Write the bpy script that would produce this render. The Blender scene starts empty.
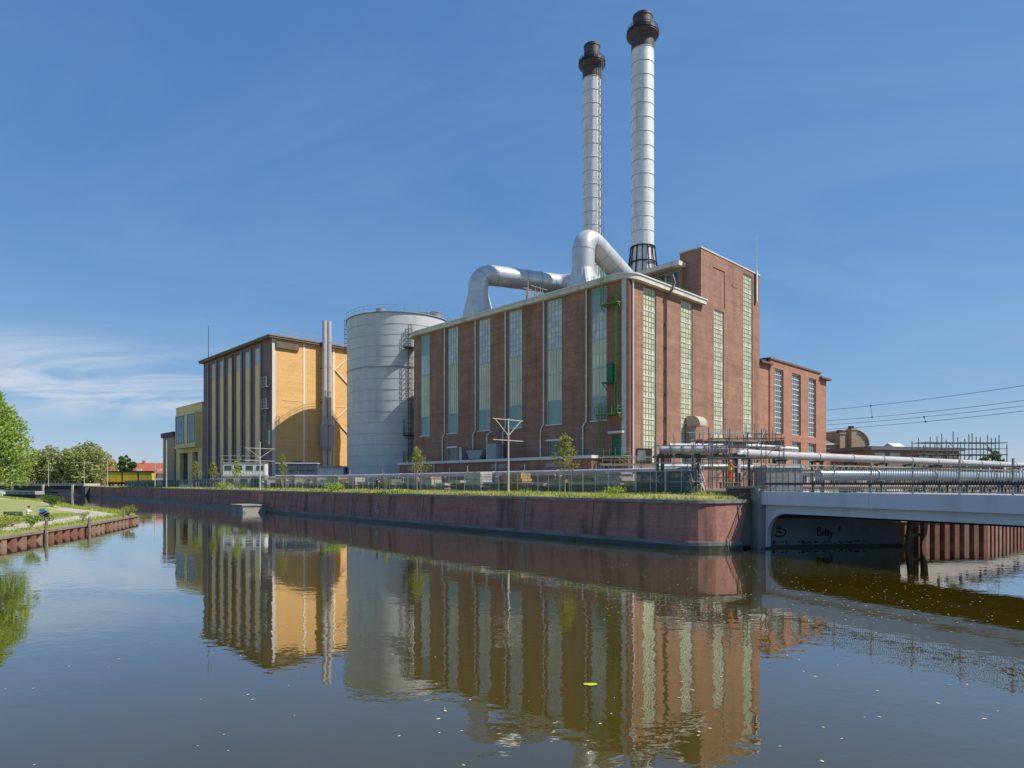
import bpy, math, random
from mathutils import Vector, Matrix, noise as mnoise
random.seed(11)
R = math.radians
SC = bpy.context.scene
COL = SC.collection

# ------------------------------------------------------------------ camera
cam_d = bpy.data.cameras.new('camera')
cam = bpy.data.objects.new('camera', cam_d); COL.objects.link(cam)
cam.location = (0, 0, 5.0)
cam.rotation_euler = (R(90), 0, 0)
cam_d.sensor_width = 36.0
cam_d.lens = 652.0/1024.0*36.0
cam_d.shift_y = (483.5-384.0)/1024.0
cam_d.clip_start = 0.2
cam_d.clip_end = 12000
SC.camera = cam

# ------------------------------------------------------------------ light
SUN_AZ = R(102.0)      # clockwise from +Y
SUN_EL = R(51.5)
SC.view_settings.view_transform = 'Standard'
SC.view_settings.look = 'None'
SC.view_settings.exposure = 0.45
SC.view_settings.gamma = 1.0
world = bpy.data.worlds.new('World'); SC.world = world
world.use_nodes = True
wn = world.node_tree; wn.nodes.clear()
def N(nt, t, **kw):
    n = nt.nodes.new(t)
    for k, v in kw.items(): setattr(n, k, v)
    return n
out = N(wn, 'ShaderNodeOutputWorld'); bg = N(wn, 'ShaderNodeBackground')
sky = N(wn, 'ShaderNodeTexSky', sky_type='NISHITA', sun_disc=False)
sky.sun_elevation = SUN_EL; sky.sun_rotation = SUN_AZ
sky.altitude = 0; sky.air_density = 1.0; sky.dust_density = 0.0; sky.ozone_density = 6.0
bg.inputs['Strength'].default_value = 0.13
# thin cirrus: noise on the sky direction projected on a high layer
tc = N(wn, 'ShaderNodeTexCoord'); sep = N(wn, 'ShaderNodeSeparateXYZ')
wn.links.new(tc.outputs['Generated'], sep.inputs[0])
def M(nt, op, a, b=None, c=None, clamp=False):
    n = N(nt, 'ShaderNodeMath', operation=op, use_clamp=clamp)
    for i, x in enumerate((a, b, c)):
        if x is None: continue
        if isinstance(x, (int, float)): n.inputs[i].default_value = x
        else: nt.links.new(x, n.inputs[i])
    return n.outputs[0]
zz = M(wn, 'ADD', M(wn, 'MAXIMUM', sep.outputs['Z'], 0.0), 0.06)
px = M(wn, 'DIVIDE', sep.outputs['X'], zz); py = M(wn, 'DIVIDE', sep.outputs['Y'], zz)
cmb = N(wn, 'ShaderNodeCombineXYZ'); wn.links.new(px, cmb.inputs[0]); wn.links.new(py, cmb.inputs[1])
mp = N(wn, 'ShaderNodeMapping'); mp.inputs['Scale'].default_value = (0.75, 1.0, 1); mp.inputs['Location'].default_value = (2.3, 0.6, 0)
wn.links.new(cmb.outputs[0], mp.inputs[0])
nz = N(wn, 'ShaderNodeTexNoise'); nz.inputs['Scale'].default_value = 0.7; nz.inputs['Detail'].default_value = 9; nz.inputs['Roughness'].default_value = 0.62
nz.inputs['Distortion'].default_value = 1.1
wn.links.new(mp.outputs[0], nz.inputs['Vector'])
rp = N(wn, 'ShaderNodeMapRange', clamp=True); rp.interpolation_type = 'SMOOTHSTEP'
rp.inputs['From Min'].default_value = 0.36; rp.inputs['From Max'].default_value = 0.62
wn.links.new(nz.outputs['Fac'], rp.inputs['Value'])
# a bank of cirrus low in the north-west, thin veil elsewhere
azm = M(wn, 'ARCTAN2', sep.outputs['X'], sep.outputs['Y'])
daz = M(wn, 'ABSOLUTE', M(wn, 'ADD', azm, 0.60))
w1 = N(wn, 'ShaderNodeMapRange', clamp=True); w1.interpolation_type = 'SMOOTHSTEP'
w1.inputs['From Min'].default_value = 0.05; w1.inputs['From Max'].default_value = 0.42; w1.inputs['To Min'].default_value = 1.0; w1.inputs['To Max'].default_value = 0.0
wn.links.new(daz, w1.inputs['Value'])
dz = M(wn, 'ABSOLUTE', M(wn, 'SUBTRACT', sep.outputs['Z'], 0.135))
w2 = N(wn, 'ShaderNodeMapRange', clamp=True); w2.interpolation_type = 'SMOOTHSTEP'
w2.inputs['From Min'].default_value = 0.0; w2.inputs['From Max'].default_value = 0.07; w2.inputs['To Min'].default_value = 1.0; w2.inputs['To Max'].default_value = 0.0
wn.links.new(dz, w2.inputs['Value'])
wgt = M(wn, 'ADD', M(wn, 'MULTIPLY', M(wn, 'MULTIPLY', w1.outputs[0], w2.outputs[0]), 0.95), 0.06)
cl = M(wn, 'MULTIPLY', rp.outputs[0], wgt)
# tone grade: flatten the sky's own gradient evenly, channel by channel, all round the dome
sr_ = N(wn, 'ShaderNodeSeparateColor'); wn.links.new(sky.outputs[0], sr_.inputs[0]); cr_ = N(wn, 'ShaderNodeCombineColor')
for i, (g, k) in enumerate(((0.82, 0.077), (0.60, 0.128), (0.39, 0.240))):
    wn.links.new(M(wn, 'MULTIPLY', M(wn, 'POWER', sr_.outputs[i], g), k/0.13), cr_.inputs[i])
mix = N(wn, 'ShaderNodeMix', data_type='RGBA')
wn.links.new(cl, mix.inputs[0]); wn.links.new(cr_.outputs[0], mix.inputs[6]); mix.inputs[7].default_value = (3.7, 4.0, 4.5, 1)
wn.links.new(mix.outputs[2], bg.inputs['Color']); wn.links.new(bg.outputs[0], out.inputs[0])

sun_d = bpy.data.lights.new('sun', 'SUN'); sun_d.energy = 4.3; sun_d.angle = R(0.53); sun_d.color = (1.0, 0.94, 0.85)
sun = bpy.data.objects.new('sun', sun_d); COL.objects.link(sun)
sv = Vector((math.sin(SUN_AZ)*math.cos(SUN_EL), math.cos(SUN_AZ)*math.cos(SUN_EL), math.sin(SUN_EL)))
sun.rotation_euler = sv.to_track_quat('Z', 'Y').to_euler()
sun.location = sv*300

# ------------------------------------------------------------------ materials
MATS = {}
def mat(name, col, rough=0.7, metal=0.0, var=0.12, scale=0.6, stretch=(1, 1, 1), spec=0.4, bump=0.0, bscale=8.0,
        col2=None, fine=0.0, fscale=12.0, island=0.0, streak=0.0, streak_col=(0.02, 0.02, 0.02), streak_scale=0.7):
    """Procedural surface: base colour with blotches, fine grain, optional vertical weather streaks, relief."""
    if name in MATS: return MATS[name]
    m = bpy.data.materials.new(name); m.use_nodes = True; nt = m.node_tree
    b = nt.nodes['Principled BSDF']
    b.inputs['Roughness'].default_value = rough; b.inputs['Metallic'].default_value = metal
    b.inputs['Specular IOR Level'].default_value = spec
    tc = N(nt, 'ShaderNodeTexCoord')
    mp = N(nt, 'ShaderNodeMapping'); mp.inputs['Scale'].default_value = stretch
    nt.links.new(tc.outputs['Object'], mp.inputs[0])
    n1 = N(nt, 'ShaderNodeTexNoise'); n1.inputs['Scale'].default_value = scale; n1.inputs['Detail'].default_value = 6; n1.inputs['Roughness'].default_value = 0.65
    nt.links.new(mp.outputs[0], n1.inputs['Vector'])
    c2 = col2 if col2 else tuple(max(0, c*0.45) for c in col)
    mr = N(nt, 'ShaderNodeMapRange', clamp=True)
    mr.inputs['From Min'].default_value = 0.38; mr.inputs['From Max'].default_value = 0.72; mr.inputs['To Max'].default_value = min(1, var*2.2) if not col2 else 1.0
    nt.links.new(n1.outputs['Fac'], mr.inputs['Value'])
    mx = N(nt, 'ShaderNodeMix', data_type='RGBA')
    mx.inputs[6].default_value = (*col, 1); mx.inputs[7].default_value = (*c2, 1)
    nt.links.new(mr.outputs[0], mx.inputs[0]); last = mx.outputs[2]
    if fine > 0:
        n2 = N(nt, 'ShaderNodeTexNoise'); n2.inputs['Scale'].default_value = fscale; n2.inputs['Detail'].default_value = 3
        nt.links.new(mp.outputs[0], n2.inputs['Vector'])
        hs = N(nt, 'ShaderNodeHueSaturation')
        nt.links.new(M(nt, 'ADD', M(nt, 'MULTIPLY', n2.outputs['Fac'], 2*fine), 1-fine), hs.inputs['Value'])
        nt.links.new(last, hs.inputs['Color']); last = hs.outputs[0]
    if island > 0:
        ge = N(nt, 'ShaderNodeNewGeometry')
        hs = N(nt, 'ShaderNodeHueSaturation')
        nt.links.new(M(nt, 'ADD', M(nt, 'MULTIPLY', ge.outputs['Random Per Island'], 2*island), 1-island), hs.inputs['Value'])
        nt.links.new(last, hs.inputs['Color']); last = hs.outputs[0]
    if streak > 0:
        mps = N(nt, 'ShaderNodeMapping'); mps.inputs['Scale'].default_value = (streak_scale, streak_scale, streak_scale*0.09)
        nt.links.new(tc.outputs['Object'], mps.inputs[0])
        n3 = N(nt, 'ShaderNodeTexNoise'); n3.inputs['Scale'].default_value = 1.0; n3.inputs['Detail'].default_value = 5
        nt.links.new(mps.outputs[0], n3.inputs['Vector'])
        m3 = N(nt, 'ShaderNodeMapRange', clamp=True); m3.inputs['From Min'].default_value = 0.52; m3.inputs['From Max'].default_value = 0.72; m3.inputs['To Max'].default_value = streak
        nt.links.new(n3.outputs['Fac'], m3.inputs['Value'])
        mx3 = N(nt, 'ShaderNodeMix', data_type='RGBA'); nt.links.new(m3.outputs[0], mx3.inputs[0]); nt.links.new(last, mx3.inputs[6]); mx3.inputs[7].default_value = (*streak_col, 1)
        last = mx3.outputs[2]
    nt.links.new(last, b.inputs['Base Color'])
    if bump > 0:
        n4 = N(nt, 'ShaderNodeTexNoise'); n4.inputs['Scale'].default_value = bscale; n4.inputs['Detail'].default_value = 4
        nt.links.new(mp.outputs[0], n4.inputs['Vector'])
        bp = N(nt, 'ShaderNodeBump'); bp.inputs['Strength'].default_value = bump; bp.inputs['Distance'].default_value = 0.05
        nt.links.new(n4.outputs['Fac'], bp.inputs['Height']); nt.links.new(bp.outputs[0], b.inputs['Normal'])
    MATS[name] = m
    return m

def brick(name, c1, c2, mortar, blotch=0.35, streak=0.0, streak_col=(0.03, 0.025, 0.025), streak_scale=0.5, course=0.25):
    m = bpy.data.materials.new(name); m.use_nodes = True; nt = m.node_tree
    b = nt.nodes['Principled BSDF']; b.inputs['Roughness'].default_value = 0.85; b.inputs['Specular IOR Level'].default_value = 0.25
    tc = N(nt, 'ShaderNodeTexCoord'); se = N(nt, 'ShaderNodeSeparateXYZ'); nt.links.new(tc.outputs['Object'], se.inputs[0])
    cb = N(nt, 'ShaderNodeCombineXYZ'); nt.links.new(M(nt, 'ADD', se.outputs[0], se.outputs[1]), cb.inputs[0]); nt.links.new(se.outputs[2], cb.inputs[1])
    br = N(nt, 'ShaderNodeTexBrick'); nt.links.new(cb.outputs[0], br.inputs['Vector'])
    br.inputs['Color1'].default_value = (*c1, 1); br.inputs['Color2'].default_value = (*c2, 1); br.inputs['Mortar'].default_value = (*mortar, 1)
    br.inputs['Scale'].default_value = 1; br.inputs['Brick Width'].default_value = 0.22; br.inputs['Row Height'].default_value = 0.066; br.inputs['Mortar Size'].default_value = 0.006
    # blotches
    n1 = N(nt, 'ShaderNodeTexNoise'); n1.inputs['Scale'].default_value = 0.28; n1.inputs['Detail'].default_value = 8; n1.inputs['Roughness'].default_value = 0.7
    nt.links.new(tc.outputs['Object'], n1.inputs['Vector'])
    # horizontal courses of slightly different brick
    mpc = N(nt, 'ShaderNodeMapping'); mpc.inputs['Scale'].default_value = (0.06, 0.06, 1.3); nt.links.new(tc.outputs['Object'], mpc.inputs[0])
    n2 = N(nt, 'ShaderNodeTexNoise'); n2.inputs['Scale'].default_value = 1.0; n2.inputs['Detail'].default_value = 5; nt.links.new(mpc.outputs[0], n2.inputs['Vector'])
    n5 = N(nt, 'ShaderNodeTexNoise'); n5.inputs['Scale'].default_value = 2.6; n5.inputs['Detail'].default_value = 4; nt.links.new(tc.outputs['Object'], n5.inputs['Vector'])
    v = M(nt, 'ADD', M(nt, 'MULTIPLY', M(nt, 'SUBTRACT', n1.outputs['Fac'], 0.5), blotch*2.4), M(nt, 'MULTIPLY', M(nt, 'SUBTRACT', n2.outputs['Fac'], 0.5), course*2))
    v = M(nt, 'ADD', v, M(nt, 'MULTIPLY', M(nt, 'SUBTRACT', n5.outputs['Fac'], 0.5), 0.55))
    hs = N(nt, 'ShaderNodeHueSaturation'); nt.links.new(M(nt, 'ADD', v, 1.0), hs.inputs['Value']); nt.links.new(br.outputs['Color'], hs.inputs['Color'])
    last = hs.outputs[0]
    if streak > 0:
        mps = N(nt, 'ShaderNodeMapping'); mps.inputs['Scale'].default_value = (streak_scale, streak_scale, streak_scale*0.12); nt.links.new(tc.outputs['Object'], mps.inputs[0])
        n3 = N(nt, 'ShaderNodeTexNoise'); n3.inputs['Scale'].default_value = 1.0; n3.inputs['Detail'].default_value = 6; nt.links.new(mps.outputs[0], n3.inputs['Vector'])
        m3 = N(nt, 'ShaderNodeMapRange', clamp=True); m3.inputs['From Min'].default_value = 0.5; m3.inputs['From Max'].default_value = 0.68; m3.inputs['To Max'].default_value = streak
        nt.links.new(n3.outputs['Fac'], m3.inputs['Value'])
        mx3 = N(nt, 'ShaderNodeMix', data_type='RGBA'); nt.links.new(m3.outputs[0], mx3.inputs[0]); nt.links.new(last, mx3.inputs[6]); mx3.inputs[7].default_value = (*streak_col, 1)
        last = mx3.outputs[2]
    nt.links.new(last, b.inputs['Base Color'])
    bp = N(nt, 'ShaderNodeBump'); bp.inputs['Strength'].default_value = 0.25; bp.inputs['Distance'].default_value = 0.02
    nt.links.new(br.outputs['Fac'], bp.inputs['Height']); bp.invert = True; nt.links.new(bp.outputs[0], b.inputs['Normal'])
    MATS[name] = m
    return m

B_MAIN = brick('power_house_brick', (0.36, 0.185, 0.12), (0.28, 0.138, 0.09), (0.33, 0.235, 0.18), blotch=0.5, course=0.35, streak=0.38, streak_col=(0.13, 0.085, 0.07), streak_scale=0.42)
B_RED = brick('turbine_hall_brick', (0.44, 0.20, 0.125), (0.36, 0.16, 0.10), (0.36, 0.25, 0.2))
B_QUAY = brick('quay_brick', (0.47, 0.21, 0.15), (0.37, 0.165, 0.125), (0.28, 0.2, 0.18), streak=0.7, streak_col=(0.085, 0.06, 0.058), streak_scale=0.75)
B_DARK = brick('dark_purple_brick', (0.27, 0.19, 0.18), (0.21, 0.15, 0.145), (0.17, 0.14, 0.14))
B_TAN = brick('tan_brick', (0.44, 0.32, 0.21), (0.37, 0.26, 0.17), (0.38, 0.32, 0.26))
LINEW = mat('clean_white_line_paint', (0.84, 0.80, 0.72), 0.6, var=0.08)
WHITE = mat('weathered_white_paint', (0.66, 0.64, 0.58), 0.55, var=0.15, scale=0.8, streak=0.35, streak_col=(0.25, 0.22, 0.18))
CORN = mat('cream_cornice_paint', (0.72, 0.67, 0.55), 0.6, var=0.22, scale=0.5, streak=0.5, streak_col=(0.22, 0.19, 0.15), streak_scale=0.5)
GUTTER = mat('pale_gutter', (0.7, 0.69, 0.66), 0.5, var=0.1)
FRAMEW = mat('window_frame_paint', (0.58, 0.60, 0.52), 0.5, var=0.1)
FRAMEG = mat('grey_green_window_frame', (0.40, 0.46, 0.45), 0.5, var=0.1)
def glassy(name, col, rough=0.12, var=0.2, spec=0.6):
    return mat(name, col, rough, 0.0, var=var, scale=0.35, spec=spec, island=0.16)
G_PALE = glassy('pale_green_wired_glass', (0.60, 0.60, 0.40), 0.3)
MUNTIN = mat('dark_muntin', (0.30, 0.32, 0.23), 0.6, var=0.1)
G_GREY = glassy('grey_wired_glass', (0.58, 0.61, 0.56), 0.15, spec=0.9)
G_GREEN = glassy('grey_green_profiled_panel', (0.62, 0.64, 0.44), 0.45)
G_TEAL = glassy('teal_panel', (0.25, 0.38, 0.35), 0.35)
G_DARK = glassy('dark_window_glass', (0.03, 0.045, 0.055), 0.05, spec=0.9)
G_MID = glassy('clear_factory_glass', (0.10, 0.13, 0.13), 0.08, spec=0.9)
G_BLUE = glassy('blue_tinted_glass', (0.06, 0.16, 0.25), 0.2, spec=0.4)
ROOF = mat('roof_felt', (0.16, 0.155, 0.15), 0.9, var=0.3)
GALV = mat('galvanised_steel', (0.42, 0.43, 0.43), 0.42, 0.55, var=0.2, scale=1.2)
STEELW = mat('white_aluminium_cladding', (0.80, 0.79, 0.76), 0.4, 0.1, var=0.16, scale=0.9, fine=0.1, fscale=3, streak=0.35, streak_col=(0.36, 0.33, 0.30), streak_scale=1.2)
DUCT = mat('dull_aluminium_duct', (0.68, 0.665, 0.635), 0.36, 0.4, var=0.22, scale=0.55, bump=0.15, bscale=2.5, fine=0.06, fscale=4)
SILO = mat('silo_grey_steel', (0.60, 0.61, 0.60), 0.5, 0.0, var=0.16, scale=0.22, fine=0.05, fscale=2, streak=0.28, streak_col=(0.33, 0.34, 0.34), streak_scale=0.8)
BLACKST = mat('black_steel', (0.035, 0.036, 0.04), 0.5, 0.3, var=0.2)
CAPST = mat('sooty_chimney_steel', (0.06, 0.058, 0.06), 0.6, 0.2, var=0.4, scale=0.6, col2=(0.13, 0.09, 0.08))
GREEN = mat('green_ladder_paint', (0.16, 0.30, 0.07), 0.6, var=0.25)
GREEND = mat('dark_green_paint', (0.015, 0.17, 0.075), 0.5, var=0.2)
REDP = mat('red_brown_painted_steel', (0.20, 0.07, 0.055), 0.55, var=0.2)
MAROON = mat('rusty_downpipe', (0.20, 0.13, 0.10), 0.6, var=0.3)
ORANGE = brick('orange_painted_brick', (0.74, 0.44, 0.165), (0.70, 0.40, 0.145), (0.74, 0.46, 0.20), blotch=0.16, course=0.22, streak=0.3, streak_col=(0.60, 0.44, 0.26), streak_scale=0.3)
BEIGEP = mat('beige_infill_panel', (0.92, 0.66, 0.35), 0.7, var=0.2, scale=0.5, stretch=(1, 1, 0.3))
TRIMBR = mat('brown_fascia', (0.17, 0.12, 0.085), 0.7, var=0.25)
OLIVE = mat('olive_render', (0.80, 0.62, 0.32), 0.8, var=0.16, scale=0.4)
CONC = mat('weathered_concrete', (0.36, 0.34, 0.30), 0.85, var=0.35, scale=0.7, bump=0.3, fine=0.12, streak=0.4, streak_col=(0.12, 0.11, 0.1))
CAPC = mat('coping_concrete', (0.33, 0.31, 0.27), 0.85, var=0.4, scale=1.0, bump=0.3, fine=0.15)
PLINTH = mat('wet_plinth', (0.11, 0.10, 0.10), 0.5, var=0.4, scale=0.5, col2=(0.06, 0.07, 0.03), fine=0.25, fscale=3)
TIDEC = mat('pale_plinth_band', (0.30, 0.285, 0.28), 0.75, var=0.5, scale=0.4, col2=(0.15, 0.15, 0.10), fine=0.2, fscale=4)
ABUT = mat('abutment_render', (0.30, 0.33, 0.33), 0.85, var=0.4, scale=0.35, col2=(0.2, 0.24, 0.24), streak=0.4, streak_col=(0.08, 0.09, 0.09))
BRIDGE = mat('grey_bridge_paint', (0.70, 0.71, 0.70), 0.5, 0.0, var=0.1, scale=0.3, fine=0.04, streak=0.2, streak_col=(0.24, 0.24, 0.24), streak_scale=1.0)
RAIL = mat('grey_railing_steel', (0.40, 0.38, 0.33), 0.5, 0.3, var=0.2)
RAILD = mat('dark_railing_steel', (0.06, 0.075, 0.085), 0.5, 0.3, var=0.2)
RUST = mat('rusty_sheet_pile', (0.25, 0.11, 0.075), 0.85, var=0.4, scale=1.0, col2=(0.13, 0.065, 0.045), fine=0.15)
RUSTP = mat('pale_weathered_sheet_pile', (0.33, 0.20, 0.14), 0.85, var=0.4, scale=1.0, fine=0.2, streak=0.5, streak_col=(0.10, 0.07, 0.05), streak_scale=2)
WOODG = mat('grey_weathered_timber', (0.27, 0.22, 0.165), 0.9, var=0.4, scale=2, stretch=(1, 1, 0.25), bump=0.3)
WOODB = mat('scaffold_board', (0.42, 0.33, 0.2), 0.85, var=0.3, scale=1)
POLEM = mat('pale_pole_paint', (0.52, 0.51, 0.42), 0.5, var=0.12)
PIPEW = mat('white_pipe_cladding', (0.52, 0.485, 0.475), 0.35, 0.1, var=0.12, scale=0.8, fine=0.05, fscale=3)
PIPEL = mat('lilac_grey_pipe_wrap', (0.46, 0.42, 0.47), 0.45, 0.1, var=0.25, scale=0.6)
PIPEB = mat('blue_grey_pipe', (0.34, 0.41, 0.48), 0.32, 0.35, var=0.2, scale=0.7)
GREENF = mat('dark_rack_steel', (0.05, 0.06, 0.045), 0.6, 0.2, var=0.2)
CONT = mat('grey_cladding', (0.36, 0.36, 0.35), 0.6, var=0.25, scale=0.8, streak=0.4)
CONTW = mat('white_cabin_panel', (0.68, 0.68, 0.66), 0.5, var=0.12, streak=0.25, streak_col=(0.3, 0.28, 0.25))
CONTD = mat('dark_blue_cabin_panel', (0.07, 0.10, 0.15), 0.45, var=0.2)
YELLOW = mat('yellow_tarpaulin', (0.62, 0.45, 0.03), 0.5, var=0.15, scale=1.0)
DARKB = mat('near_black_steel', (0.03, 0.03, 0.035), 0.6, var=0.2)
TILE = mat('orange_roof_tile', (0.46, 0.13, 0.06), 0.85, var=0.3, scale=1.5, fine=0.2, fscale=6)
HOUSEW = mat('pale_house_render', (0.58, 0.50, 0.43), 0.85, var=0.15)
SKIN = mat('skin', (0.48, 0.28, 0.2), 0.55, var=0.05)
HAIR = mat('dark_hair', (0.02, 0.015, 0.012), 0.6, var=0.1)
HIVIS = mat('hi_vis_yellow_green', (0.55, 0.78, 0.04), 0.7, var=0.05)
HIVISO = mat('hi_vis_orange', (0.85, 0.13, 0.03), 0.7, var=0.05)
NAVY = mat('navy_cloth', (0.022, 0.026, 0.07), 0.85, var=0.1)
CLOTHW = mat('white_cloth', (0.72, 0.70, 0.67), 0.85, var=0.08)
JEANS = mat('pale_blue_jeans', (0.30, 0.37, 0.48), 0.85, var=0.12)
BLACKC = mat('black_cloth', (0.02, 0.02, 0.025), 0.8, var=0.1)
BENCHG = mat('dark_green_bench', (0.03, 0.10, 0.07), 0.6, var=0.2)
PRAMB = mat('teal_pram_hood', (0.08, 0.24, 0.30), 0.7, var=0.1)
RUBBER = mat('rubber', (0.02, 0.02, 0.02), 0.8, var=0.1)
BARK = mat('bark', (0.13, 0.10, 0.075), 0.9, var=0.4, scale=3, bump=0.4)
BARKP = mat('pale_young_bark', (0.34, 0.29, 0.22), 0.85, var=0.3, scale=3)
SPRAY = mat('black_spray_paint', (0.015, 0.018, 0.022), 0.7, var=0.05)
SPRAYW = mat('white_spray_paint', (0.55, 0.55, 0.58), 0.7, var=0.05)

def leafmat(name, col, col2, island=0.35, trans=0.5):
    m = bpy.data.materials.new(name); m.use_nodes = True; nt = m.node_tree; nt.nodes.remove(nt.nodes['Principled BSDF'])
    o = nt.nodes['Material Output']
    ge = N(nt, 'ShaderNodeNewGeometry'); tc = N(nt, 'ShaderNodeTexCoord')
    nz = N(nt, 'ShaderNodeTexNoise'); nz.inputs['Scale'].default_value = 0.5; nz.inputs['Detail'].default_value = 3
    nt.links.new(tc.outputs['Object'], nz.inputs['Vector'])
    mx = N(nt, 'ShaderNodeMix', data_type='RGBA'); mx.inputs[6].default_value = (*col, 1); mx.inputs[7].default_value = (*col2, 1)
    mr = N(nt, 'ShaderNodeMapRange', clamp=True); mr.inputs['From Min'].default_value = 0.35; mr.inputs['From Max'].default_value = 0.65
    nt.links.new(nz.outputs['Fac'], mr.inputs['Value']); nt.links.new(mr.outputs[0], mx.inputs[0])
    hs = N(nt, 'ShaderNodeHueSaturation')
    nt.links.new(M(nt, 'ADD', M(nt, 'MULTIPLY', ge.outputs['Random Per Island'], 2*island), 1-island), hs.inputs['Value']); nt.links.new(mx.outputs[2], hs.inputs['Color'])
    d = N(nt, 'ShaderNodeBsdfDiffuse'); t = N(nt, 'ShaderNodeBsdfTranslucent'); s = N(nt, 'ShaderNodeMixShader'); s.inputs[0].default_value = trans
    nt.links.new(hs.outputs[0], d.inputs[0]); nt.links.new(hs.outputs[0], t.inputs[0])
    nt.links.new(d.outputs[0], s.inputs[1]); nt.links.new(t.outputs[0], s.inputs[2]); nt.links.new(s.outputs[0], o.inputs[0])
    return m
L_FRESH = leafmat('fresh_green_leaves', (0.42, 0.52, 0.12), (0.28, 0.39, 0.07), 0.5)
L_DULL = leafmat('olive_green_leaves', (0.42, 0.44, 0.18), (0.33, 0.37, 0.14), 0.42)
L_DARK = leafmat('dark_green_leaves', (0.09, 0.17, 0.035), (0.12, 0.21, 0.05))
L_YEL = leafmat('yellow_green_young_leaves', (0.38, 0.38, 0.09), (0.27, 0.30, 0.07))
L_GRASS = leafmat('grass_blades', (0.46, 0.50, 0.10), (0.32, 0.40, 0.07), 0.4)
L_DRY = leafmat('dry_grass_blades', (0.60, 0.53, 0.20), (0.46, 0.43, 0.14), 0.35)

# ------------------------------------------------------------------ mesh helpers
class MB:
    def __init__(s): s.v = []; s.f = []; s.m = []; s.sm = []
    def add(s, pts, faces, m=0, sm=False):
        n = len(s.v); s.v += [tuple(p) for p in pts]
        for f in faces: s.f.append(tuple(i+n for i in f)); s.m.append(m); s.sm.append(sm)
    def quad(s, a, b, c, d, m=0): s.add((a, b, c, d), ((0, 1, 2, 3),), m)
    def hexa(s, p, m=0):
        s.add(p, ((0, 3, 2, 1), (4, 5, 6, 7), (0, 1, 5, 4), (1, 2, 6, 5), (2, 3, 7, 6), (3, 0, 4, 7)), m)
    def box(s, x0, x1, y0, y1, z0, z1, m=0):
        s.hexa(((x0, y0, z0), (x1, y0, z0), (x1, y1, z0), (x0, y1, z0), (x0, y0, z1), (x1, y0, z1), (x1, y1, z1), (x0, y1, z1)), m)
    def fbox(s, fn, u0, u1, z0, z1, d0, d1, m=0):
        s.hexa((fn(u0, z0, d0), fn(u1, z0, d0), fn(u1, z0, d1), fn(u0, z0, d1), fn(u0, z1, d0), fn(u1, z1, d0), fn(u1, z1, d1), fn(u0, z1, d1)), m)
    def bar(s, p, q, w, h=None, m=0):
        p = Vector(p); q = Vector(q); h = h or w; d = (q-p)
        if d.length < 1e-6: return
        d.normalize(); up = Vector((0, 0, 1)) if abs(d.z) < 0.95 else Vector((1, 0, 0))
        x = d.cross(up).normalized()*(w/2); y = x.cross(d).normalized()*(h/2)
        s.hexa((p-x-y, p+x-y, p+x+y, p-x+y, q-x-y, q+x-y, q+x+y, q-x+y), m)
    def tube(s, pts, r, n=8, m=0, caps=True, tans=None):
        pts = [Vector(p) for p in pts]; rs = r if isinstance(r, (list, tuple)) else [r]*len(pts)
        vs = []; prev = None
        for i, p in enumerate(pts):
            d = (pts[min(i+1, len(pts)-1)]-pts[max(i-1, 0)]) if tans is None else Vector(tans[i])
            if d.length < 1e-7: d = Vector((0, 0, 1))
            d.normalize()
            if prev is None:
                up = Vector((0, 0, 1)) if abs(d.z) < 0.9 else Vector((1, 0, 0)); x = d.cross(up).normalized()
            else:
                x = (prev-d*prev.dot(d))
                x = x.normalized() if x.length > 1e-6 else d.orthogonal().normalized()
            prev = x; y = d.cross(x)
            for k in range(n):
                a = 2*math.pi*k/n; vs.append(p+(x*math.cos(a)+y*math.sin(a))*rs[i])
        fs = []
        for i in range(len(pts)-1):
            for k in range(n): fs.append((i*n+k, i*n+(k+1) % n, (i+1)*n+(k+1) % n, (i+1)*n+k))
        s.add(vs, fs, m, n >= 7)
        if caps:
            b = len(s.v)-len(vs)
            s.f.append(tuple(b+k for k in reversed(range(n)))); s.m.append(m); s.sm.append(False)
            e = b+(len(pts)-1)*n
            s.f.append(tuple(e+k for k in range(n))); s.m.append(m); s.sm.append(False)
    def lathe(s, prof, c, n=24, m=0, closed_top=True):
        """prof: (r, z) upward; vertical axis through c=(x,y)."""
        vs = []
        for r, z in prof:
            for k in range(n):
                a = 2*math.pi*k/n; vs.append((c[0]+r*math.cos(a), c[1]+r*math.sin(a), z))
        fs = [(i*n+k, i*n+(k+1) % n, (i+1)*n+(k+1) % n, (i+1)*n+k) for i in range(len(prof)-1) for k in range(n)]
        b = len(s.v); s.add(vs, fs, m, True)
        if closed_top:
            e = b+(len(prof)-1)*n
            s.f.append(tuple(e+k for k in range(n))); s.m.append(m); s.sm.append(False)
    def prism(s, poly, z0, z1, m=0, mtop=None):
        n = len(poly); vs = [(x, y, z0) for x, y in poly]+[(x, y, z1) for x, y in poly]
        b = len(s.v); s.add(vs, [(k, (k+1) % n, n+(k+1) % n, n+k) for k in range(n)], m)
        s.f.append(tuple(b+n+k for k in range(n))); s.m.append(m if mtop is None else mtop); s.sm.append(False)
        s.f.append(tuple(b+k for k in reversed(range(n)))); s.m.append(m); s.sm.append(False)
    def extrude(s, poly3, vec, m=0):
        """closed planar polygon (3D points) swept along vec"""
        n = len(poly3); vec = Vector(vec); P = [Vector(p) for p in poly3]; Q = [p+vec for p in P]
        b = len(s.v); s.add(P+Q, [(k, (k+1) % n, n+(k+1) % n, n+k) for k in range(n)], m)
        s.f.append(tuple(b+n+k for k in range(n))); s.m.append(m); s.sm.append(False)
        s.f.append(tuple(b+k for k in reversed(range(n)))); s.m.append(m); s.sm.append(False)
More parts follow.
